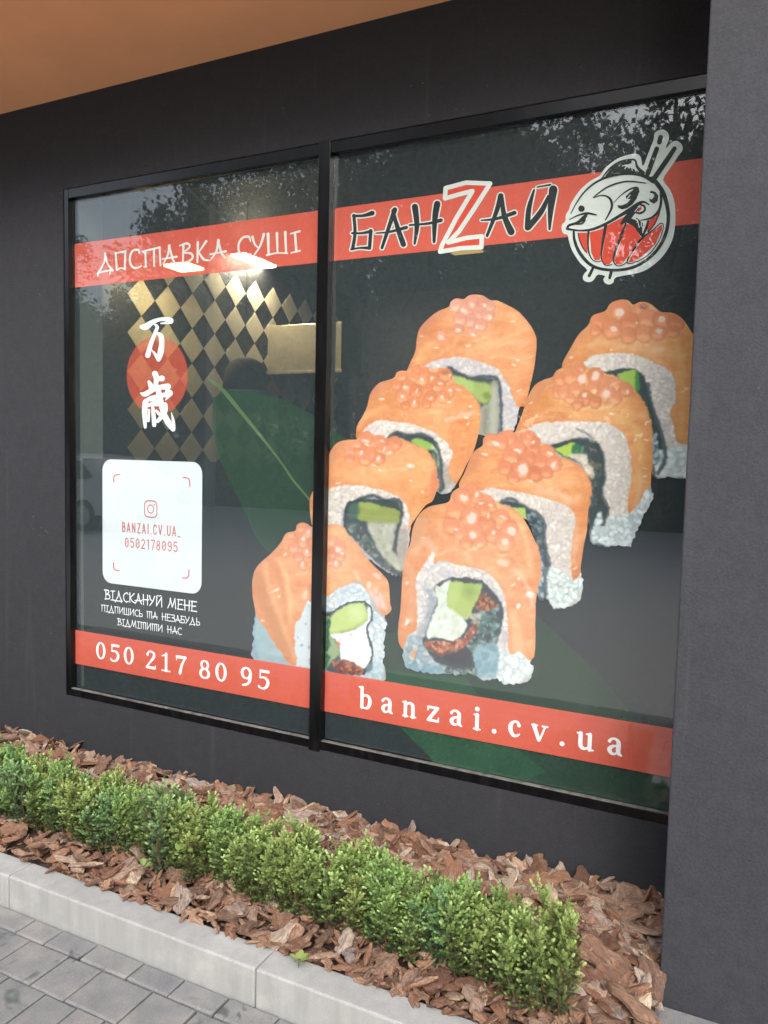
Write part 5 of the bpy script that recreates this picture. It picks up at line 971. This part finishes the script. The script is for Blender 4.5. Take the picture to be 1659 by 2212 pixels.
for i in range(4300):
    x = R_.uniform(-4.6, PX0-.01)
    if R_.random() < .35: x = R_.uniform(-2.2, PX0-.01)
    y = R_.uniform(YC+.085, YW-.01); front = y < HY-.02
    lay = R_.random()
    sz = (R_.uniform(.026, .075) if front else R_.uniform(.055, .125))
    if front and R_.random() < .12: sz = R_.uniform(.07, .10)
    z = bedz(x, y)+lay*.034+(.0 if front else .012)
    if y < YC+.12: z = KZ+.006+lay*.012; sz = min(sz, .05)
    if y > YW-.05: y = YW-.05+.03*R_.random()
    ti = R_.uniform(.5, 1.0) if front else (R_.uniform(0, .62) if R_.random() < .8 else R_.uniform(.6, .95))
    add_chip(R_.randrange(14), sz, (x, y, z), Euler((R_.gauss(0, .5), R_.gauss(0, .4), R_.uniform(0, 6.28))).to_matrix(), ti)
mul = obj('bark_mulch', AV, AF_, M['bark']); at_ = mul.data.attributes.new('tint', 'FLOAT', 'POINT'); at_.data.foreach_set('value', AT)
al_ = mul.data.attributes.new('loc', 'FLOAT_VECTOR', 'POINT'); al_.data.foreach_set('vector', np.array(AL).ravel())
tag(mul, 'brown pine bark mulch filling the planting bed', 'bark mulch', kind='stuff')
chip_me = []
for k in range(14):
    vs, fs = protos[k]; me = bpy.data.meshes.new('bark_chip'); me.from_pydata(vs, [], fs); me.materials.append(M['bark']); chip_me.append(me); me.update(); a_ = me.attributes.new('loc', 'FLOAT_VECTOR', 'POINT'); a_.data.foreach_set('vector', (np.array(vs)*.1+k).ravel())
LF = 'large flat bark chip lying on the mulch between hedge and kerb'; LBk = 'large reddish bark chip lying on the mulch between hedge and wall'
def big(x, y, sz, rot, lab, grp, dz=.05, k=None):
    o = bpy.data.objects.new('bark_chip', chip_me[R_.randrange(14) if k is None else k]); o.location = (x, y, bedz(x, y)+dz); o.rotation_euler = rot; o.scale = (sz, sz, sz)
    COL.objects.link(o); tag(o, lab, 'bark chip', grp)
for i in range(150):
    x = R_.uniform(-3.7, PX0-.06); y = R_.uniform(HY+.12, YW-.04); e = y > YW-.1
    big(x, y, R_.uniform(.09, .145), (R_.gauss(0, .45)+(1.0 if e and R_.random() < .4 else 0), R_.gauss(0, .4), R_.uniform(0, 6.28)), LBk, 'large bark chips behind the hedge', R_.uniform(.04, .062))
for i in range(75):
    x = R_.uniform(-2.9, PX0-.3); y = R_.uniform(YC+.12, HY-.1)
    big(x, y, R_.uniform(.07, .115), (R_.gauss(0, .3), R_.gauss(0, .3), R_.uniform(0, 6.28)), LF, 'large bark chips before the hedge', R_.uniform(.035, .055))
for px, py, sz, rz, lab in ((2420, 3790, .19, -.75, 'longest bark slab, lying in the corner between hedge end and pillar'), (2560, 3560, .12, .5, 'pale grey bark slab in the corner against the pillar'), (2230, 3420, .13, 1.4, 'upright bark chip standing against the wall near the pillar'), (2500, 3420, .11, .3, 'grey ridged bark chunk by the pillar corner'), (2640, 3990, .16, -.5, 'long bark slab at the foot of the pillar')):
    p = at(px, py, z=.17); big(min(p.x, PX0-.05), min(p.y, YW-.04), sz, (R_.gauss(0, .15)+(1.2 if 'upright' in lab else 0), .1, rz), lab, None, .06)

# hedge of small box shrubs
def leafq(V, F, T, p, d, up, s, t):
    r = d.cross(up).normalized(); n = r.cross(d).normalized(); b = len(V)
    V += [p, p+d*s*.35+r*s*.30+n*s*.05, p+d*s*.75+r*s*.28+n*s*.06, p+d*s*1.02, p+d*s*.75-r*s*.28+n*s*.06, p+d*s*.35-r*s*.30+n*s*.05, p+d*s*.55]
    F += [(b, b+1, b+6), (b+1, b+2, b+6), (b+2, b+3, b+6), (b+3, b+4, b+6), (b+4, b+5, b+6), (b+5, b, b+6)]; T += [t]*7
def shrub_mesh(seed, H, Wd, full=1.0, nspr=150):
    rr = random.Random(seed); V, F, T = [], [], []; SV = bmesh.new()
    nst = rr.randint(6, 8); stems = []
    for k in range(nst):
        a = rr.uniform(0, 6.28); r0 = rr.uniform(.01, .05)*Wd/.2; p0 = Vector((math.cos(a)*r0*.5, math.sin(a)*r0*.5, 0)); hh_ = H*rr.uniform(.72, 1.06)
        p1 = Vector((math.cos(a)*r0*1.3, math.sin(a)*r0*1.3, hh_*.5)); p2 = Vector((math.cos(a+.4)*r0*1.8, math.sin(a+.4)*r0*1.8, hh_))
        stems.append((p0, p1, p2)); cyl(SV, p0, p1, .0028, .002, 5); cyl(SV, p1, p2, .002, .0008, 5)
    for s in range(nspr):
        st_ = rr.choice(stems); u = min(1, max(.05, rr.random()**.75)); a_, b_, c_ = st_
        p = a_.lerp(b_, u*2) if u < .5 else b_.lerp(c_, u*2-1)
        top = u > .85
        d = Vector((rr.gauss(0, .9), rr.gauss(0, .9), (.65 if not top else 1.5)+rr.random()*.4)).normalized()
        Ls = rr.uniform(.028, .052)*(Wd/.2)**.5; n_ = rr.randint(5, 7); br = rr.gauss(0, .12)
        tip = p+d*Ls
        for i in range(n_):
            v = (i+.5)/n_; q_ = p.lerp(tip, v); ax = d; side = ax.orthogonal().normalized(); side.rotate(Matrix.Rotation(i*1.57+rr.uniform(-.3, .3), 3, ax))
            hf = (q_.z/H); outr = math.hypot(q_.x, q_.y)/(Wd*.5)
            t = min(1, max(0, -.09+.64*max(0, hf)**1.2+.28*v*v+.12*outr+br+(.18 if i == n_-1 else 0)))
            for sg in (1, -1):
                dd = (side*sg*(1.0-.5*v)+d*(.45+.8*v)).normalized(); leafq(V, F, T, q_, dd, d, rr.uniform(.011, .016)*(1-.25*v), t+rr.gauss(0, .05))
        leafq(V, F, T, tip, d, side, .011, min(1, t+.15))
    me = bpy.data.meshes.new('foliage'); me.from_pydata([tuple(v) for v in V], [], F); me.update()
    a = me.attributes.new('tint', 'FLOAT', 'POINT'); a.data.foreach_set('value', T)
    ms = bpy.data.meshes.new('stems'); SV.to_mesh(ms); SV.free(); ms.materials.append(M['stem'])
    return me, ms
shr = [shrub_mesh(100+i, R_.uniform(.245, .29), .19, 1, 290) for i in range(7)]
shr_b = []
for me, ms in shr:
    me.materials.append(M['box']); m2 = me.copy(); m2.materials.clear(); m2.materials.append(M['boxb']); shr_b.append(m2)
HXR = at(2260, 3900, z=.16).x
x = HXR; i = 0
while x > -4.6:
    k = R_.randrange(7); blue = R_.random() < .12 and i > 1
    t = empty('box_shrub', (x, hy(x)+R_.uniform(-.012, .012), .09)); t.rotation_euler = (R_.gauss(0, .04), R_.gauss(0, .05), R_.uniform(0, 6.28))
    s = R_.uniform(.88, 1.08); t.scale = (s, s, s*R_.uniform(.76, 1.1))
    lab = 'small box shrub at the right end of the hedge beside the pillar corner' if i == 0 else 'small box shrub with bluish green leaves in the low hedge row' if blue else 'small box shrub with bright green leaf tips in the low hedge row'
    tag(t, lab, 'shrub', 'box shrubs of the low hedge')
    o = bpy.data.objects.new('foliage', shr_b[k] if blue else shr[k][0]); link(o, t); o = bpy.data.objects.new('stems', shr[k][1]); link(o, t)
    x -= R_.uniform(.06, .082); i += 1
    # second, staggered line gives the hedge its depth
    if R_.random() < .85:
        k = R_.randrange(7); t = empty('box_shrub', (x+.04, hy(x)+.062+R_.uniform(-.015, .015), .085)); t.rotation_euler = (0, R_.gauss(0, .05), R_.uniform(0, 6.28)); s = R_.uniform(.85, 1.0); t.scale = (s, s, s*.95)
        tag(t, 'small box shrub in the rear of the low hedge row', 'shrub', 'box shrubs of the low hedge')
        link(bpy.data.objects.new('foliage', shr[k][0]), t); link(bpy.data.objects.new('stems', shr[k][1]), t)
# weeds in the bark
def weed(px, py, n, s, lab, z=.15):
    p = at(px, py, z=z); V, F, T = [], [], []
    for i in range(n):
        a = i*2.4; d = Vector((math.cos(a), math.sin(a), .45)).normalized(); leafq(V, F, T, d*.004+Vector((0, 0, .015)), d, Vector((0, 0, 1)), s*R_.uniform(.7, 1), .6)
    bm = bmesh.new(); cyl(bm, (0, 0, -.012), (0, 0, .016), .0015, .001, 5); st_ = None
    t = empty('weed', p); tag(t, lab, 'weed')
    o = obj('leaves', V, F, M['box'], t); a = o.data.attributes.new('tint', 'FLOAT', 'POINT'); a.data.foreach_set('value', T); bobj('stem', bm, M['stem'], t)
weed(1195, 3862, 7, .03, 'tiny green seedling growing from the bark at the kerb edge', .115)
weed(575, 3485, 4, .034, 'small pale round leaved weed in the bark below the hedge', .16)
weed(715, 3425, 3, .05, 'single large bright green leaf poking out of the hedge front', .2)

# ---------------------------------------------------------------- across the road: trees that the glass mirrors
def tree_mesh(seed, H, nleaf):
    rr = random.Random(seed); tb = bmesh.new(); cyl(tb, (0, 0, 0), (rr.uniform(-.2, .2), 0, H*.45), .16, .11, 8); tp = Vector((0, 0, H*.45)); limbs = []
    cyl(tb, tp, (rr.uniform(-.3, .3), rr.uniform(-.3, .3), H*.92), .11, .02, 7)
    for k in range(13):
        z0_ = H*rr.uniform(.2, .8); a = rr.uniform(0, 6.28); L = H*rr.uniform(.14, .26)*(1.15-z0_/H); q_ = Vector((math.cos(a)*L, math.sin(a)*L, z0_+L*.8)); cyl(tb, (0, 0, z0_), q_, .05, .012, 5); limbs.append((Vector((0, 0, z0_)), q_))
    V, F, T = [], [], []
    cl = []
    for a_, b_ in limbs:
        for u in (.6, 1.0): cl.append((a_.lerp(b_, u), H*.055))
    for k in range(30):
        z_ = H*rr.uniform(.28, 1.0); rad = H*.2*math.sin(min(1, (1.06-z_/H)*1.8+.15)*1.57); a = rr.uniform(0, 6.28); cl.append((Vector((math.cos(a)*rad*rr.random(), math.sin(a)*rad*rr.random(), z_)), H*rr.uniform(.03, .06)))
    for i in range(nleaf):
        c, r = rr.choice(cl); d = Vector((rr.gauss(0, 1), rr.gauss(0, 1), rr.gauss(0, 1))).normalized(); p = c+d*r*rr.random()**.5*1.3
        a = Vector((rr.gauss(0, 1), rr.gauss(0, 1), rr.gauss(0, 1))).normalized(); b = a.orthogonal().normalized(); s = rr.uniform(.05, .12); k = len(V)
        V += [p-a*s, p+b*s*.6, p+a*s, p-b*s*.6]; F.append((k, k+1, k+2, k+3)); T += [rr.random()]*4
    me = bpy.data.meshes.new('crown'); me.from_pydata([tuple(v) for v in V], [], F); me.materials.append(M['leaf']); at2 = me.attributes.new('tint', 'FLOAT', 'POINT'); at2.data.foreach_set('value', T)
    mt = bpy.data.meshes.new('trunk'); tb.to_mesh(mt); tb.free(); mt.materials.append(M['trunk']); return me, mt
TR = [tree_mesh(i+1, h, 7000) for i, h in enumerate((8.2, 9.5, 10.6, 7.2))]
for i in range(54):
    x = -46+i*.98+R_.uniform(-.5, .5); row = i % 3; y = -14.5-row*2.6+R_.uniform(-.8, .8)
    f = (x+46)/54
    k = R_.choice((0, 3, 0, 1)) if f < .52 else R_.choice((1, 2, 2, 1))
    t = empty('tree', (x, y, 0)); t.rotation_euler = (0, 0, R_.uniform(0, 6.28)); s = R_.uniform(.85, 1.1)*(.88 if f < .5 else 1.2); t.scale = (s, s, s)
    tag(t, 'leafy roadside tree across the road, mirrored in the glass', 'tree', 'trees mirrored in the window')
    link(bpy.data.objects.new('crown', TR[k][0]), t); link(bpy.data.objects.new('trunk', TR[k][1]), t)
for i in range(20):
    x = -66+i*3.3+R_.uniform(-1, 1); k = R_.choice((0, 1, 2))
    t = empty('tree', (x, -25+R_.uniform(-1.5, 1.5), 0)); t.rotation_euler = (0, 0, R_.uniform(0, 6.28)); s = R_.uniform(1.1, 1.35); t.scale = (s, s, s*.95)
    tag(t, 'leafy roadside tree across the road, mirrored in the glass', 'tree', 'trees mirrored in the window')
    link(bpy.data.objects.new('crown', TR[k][0]), t); link(bpy.data.objects.new('trunk', TR[k][1]), t)
V, F, T = [], [], []
for i in range(42000):
    p = Vector((R_.uniform(-62, 8), R_.uniform(-19, -13.6), abs(R_.gauss(0, 1.3)))); a = Vector((R_.gauss(0, 1), R_.gauss(0, 1), R_.gauss(0, 1))).normalized(); b = a.orthogonal().normalized(); s = R_.uniform(.12, .26); k = len(V)
    V += [p-a*s, p+b*s*.6, p+a*s, p-b*s*.6]; F.append((k, k+1, k+2, k+3)); T += [R_.random()*.7]*4
o = obj('undergrowth', V, F, M['leaf']); a = o.data.attributes.new('tint', 'FLOAT', 'POINT'); a.data.foreach_set('value', T); tag(o, 'dense green undergrowth below the roadside trees', 'undergrowth', kind='stuff')
# lamp post
t = empty('street_pole', (-14.5, -12.6, 0)); tag(t, 'tapered grey roadside pole mirrored at the top of the left pane', 'pole')
bm = bmesh.new(); cyl(bm, (0, 0, 0), (0, 0, 8.6), .17, .09, 12); bobj('shaft', bm, M['pole'], t)
bm = bmesh.new(); cyl(bm, (0, 0, 8.4), (.0, 1.2, 8.8), .04, .03, 8); bobj('arm', bm, M['pole'], t)

def parked_car(loc, rz):
    t = empty('parked_car', loc); t.rotation_euler = (0, 0, rz); tag(t, 'white parked hatchback across the paving, faint in the glass beside the card', 'car')
    paint = mat_simple('white car paint', (.62, .63, .64), .25, .03, 3, 0, .6); dark = mat_simple('car glass', (.01, .012, .014), .08, .1, 3); rub = mat_simple('tyre rubber', (.015, .015, .015), .8); rim = mat_simple('wheel metal', (.4, .4, .42), .3, .1, 5, 0, .5, .8)
    prof = [(-2.1, .32), (-2.14, .62), (-2.05, .86), (-1.15, .98), (-.45, 1.40), (.3, 1.48), (1.25, 1.42), (1.85, 1.05), (2.06, .95), (2.1, .6), (2.05, .32)]
    def loft(pr, hw, name, mt, par, ins=.0):
        V, F = [], []; n = len(pr)
        for yy in (-hw, -hw*.93, hw*.93, hw):
            k = .97 if abs(yy) == hw else 1
            V += [(x*k, yy*(1-.14*max(0, z-.9)/.5), .32+(z-.32)*k) for x, z in pr]
        for a in range(3):
            for i in range(n): F.append((a*n+i, a*n+(i+1) % n, (a+1)*n+(i+1) % n, (a+1)*n+i))
        F.append(tuple(range(n))[::-1]); F.append(tuple(range(3*n, 4*n)))
        return obj(name, V, F, mt, par, True)
    b = loft(prof, .86, 'body', paint, t); b.data.polygons.foreach_set('use_smooth', [False]*len(b.data.polygons))
    for sg in (-1, 1):
        for q_ in ([(-.95, 1.0), (-.42, 1.33), (.1, 1.38), (.1, 1.0)], [(.16, 1.0), (.16, 1.38), (1.1, 1.34), (1.5, 1.05), (1.3, 1.0)]):
            vs = [(x, sg*(.865-.12*max(0, z-.9)/.5), z) for x, z in q_]; obj('side_window', vs, [tuple(range(len(vs)))], dark, t)
        for wx_ in (-1.3, 1.28):
            bm = bmesh.new(); cyl(bm, (wx_, sg*.70, .31), (wx_, sg*.88, .31), .31, .30, 24); w_ = bobj('wheel', bm, rub, t)
            bm = bmesh.new(); cyl(bm, (wx_, sg*.86, .31), (wx_, sg*.89, .31), .2, .19, 16); bobj('rim', bm, rim, w_)
        bm = bmesh.new(); box(bm, -2.13, -2.0, sg*.62-.16, sg*.62+.16, .66, .80, .03); bobj('headlight', bm, rim, t)
    obj('windscreen', [(-1.12, -.72, 1.0), (-1.12, .72, 1.0), (-.52, .62, 1.375), (-.52, -.62, 1.375)], [(0, 1, 2, 3)], dark, t)
parked_car((-12.9, -6.2, 0), .05)
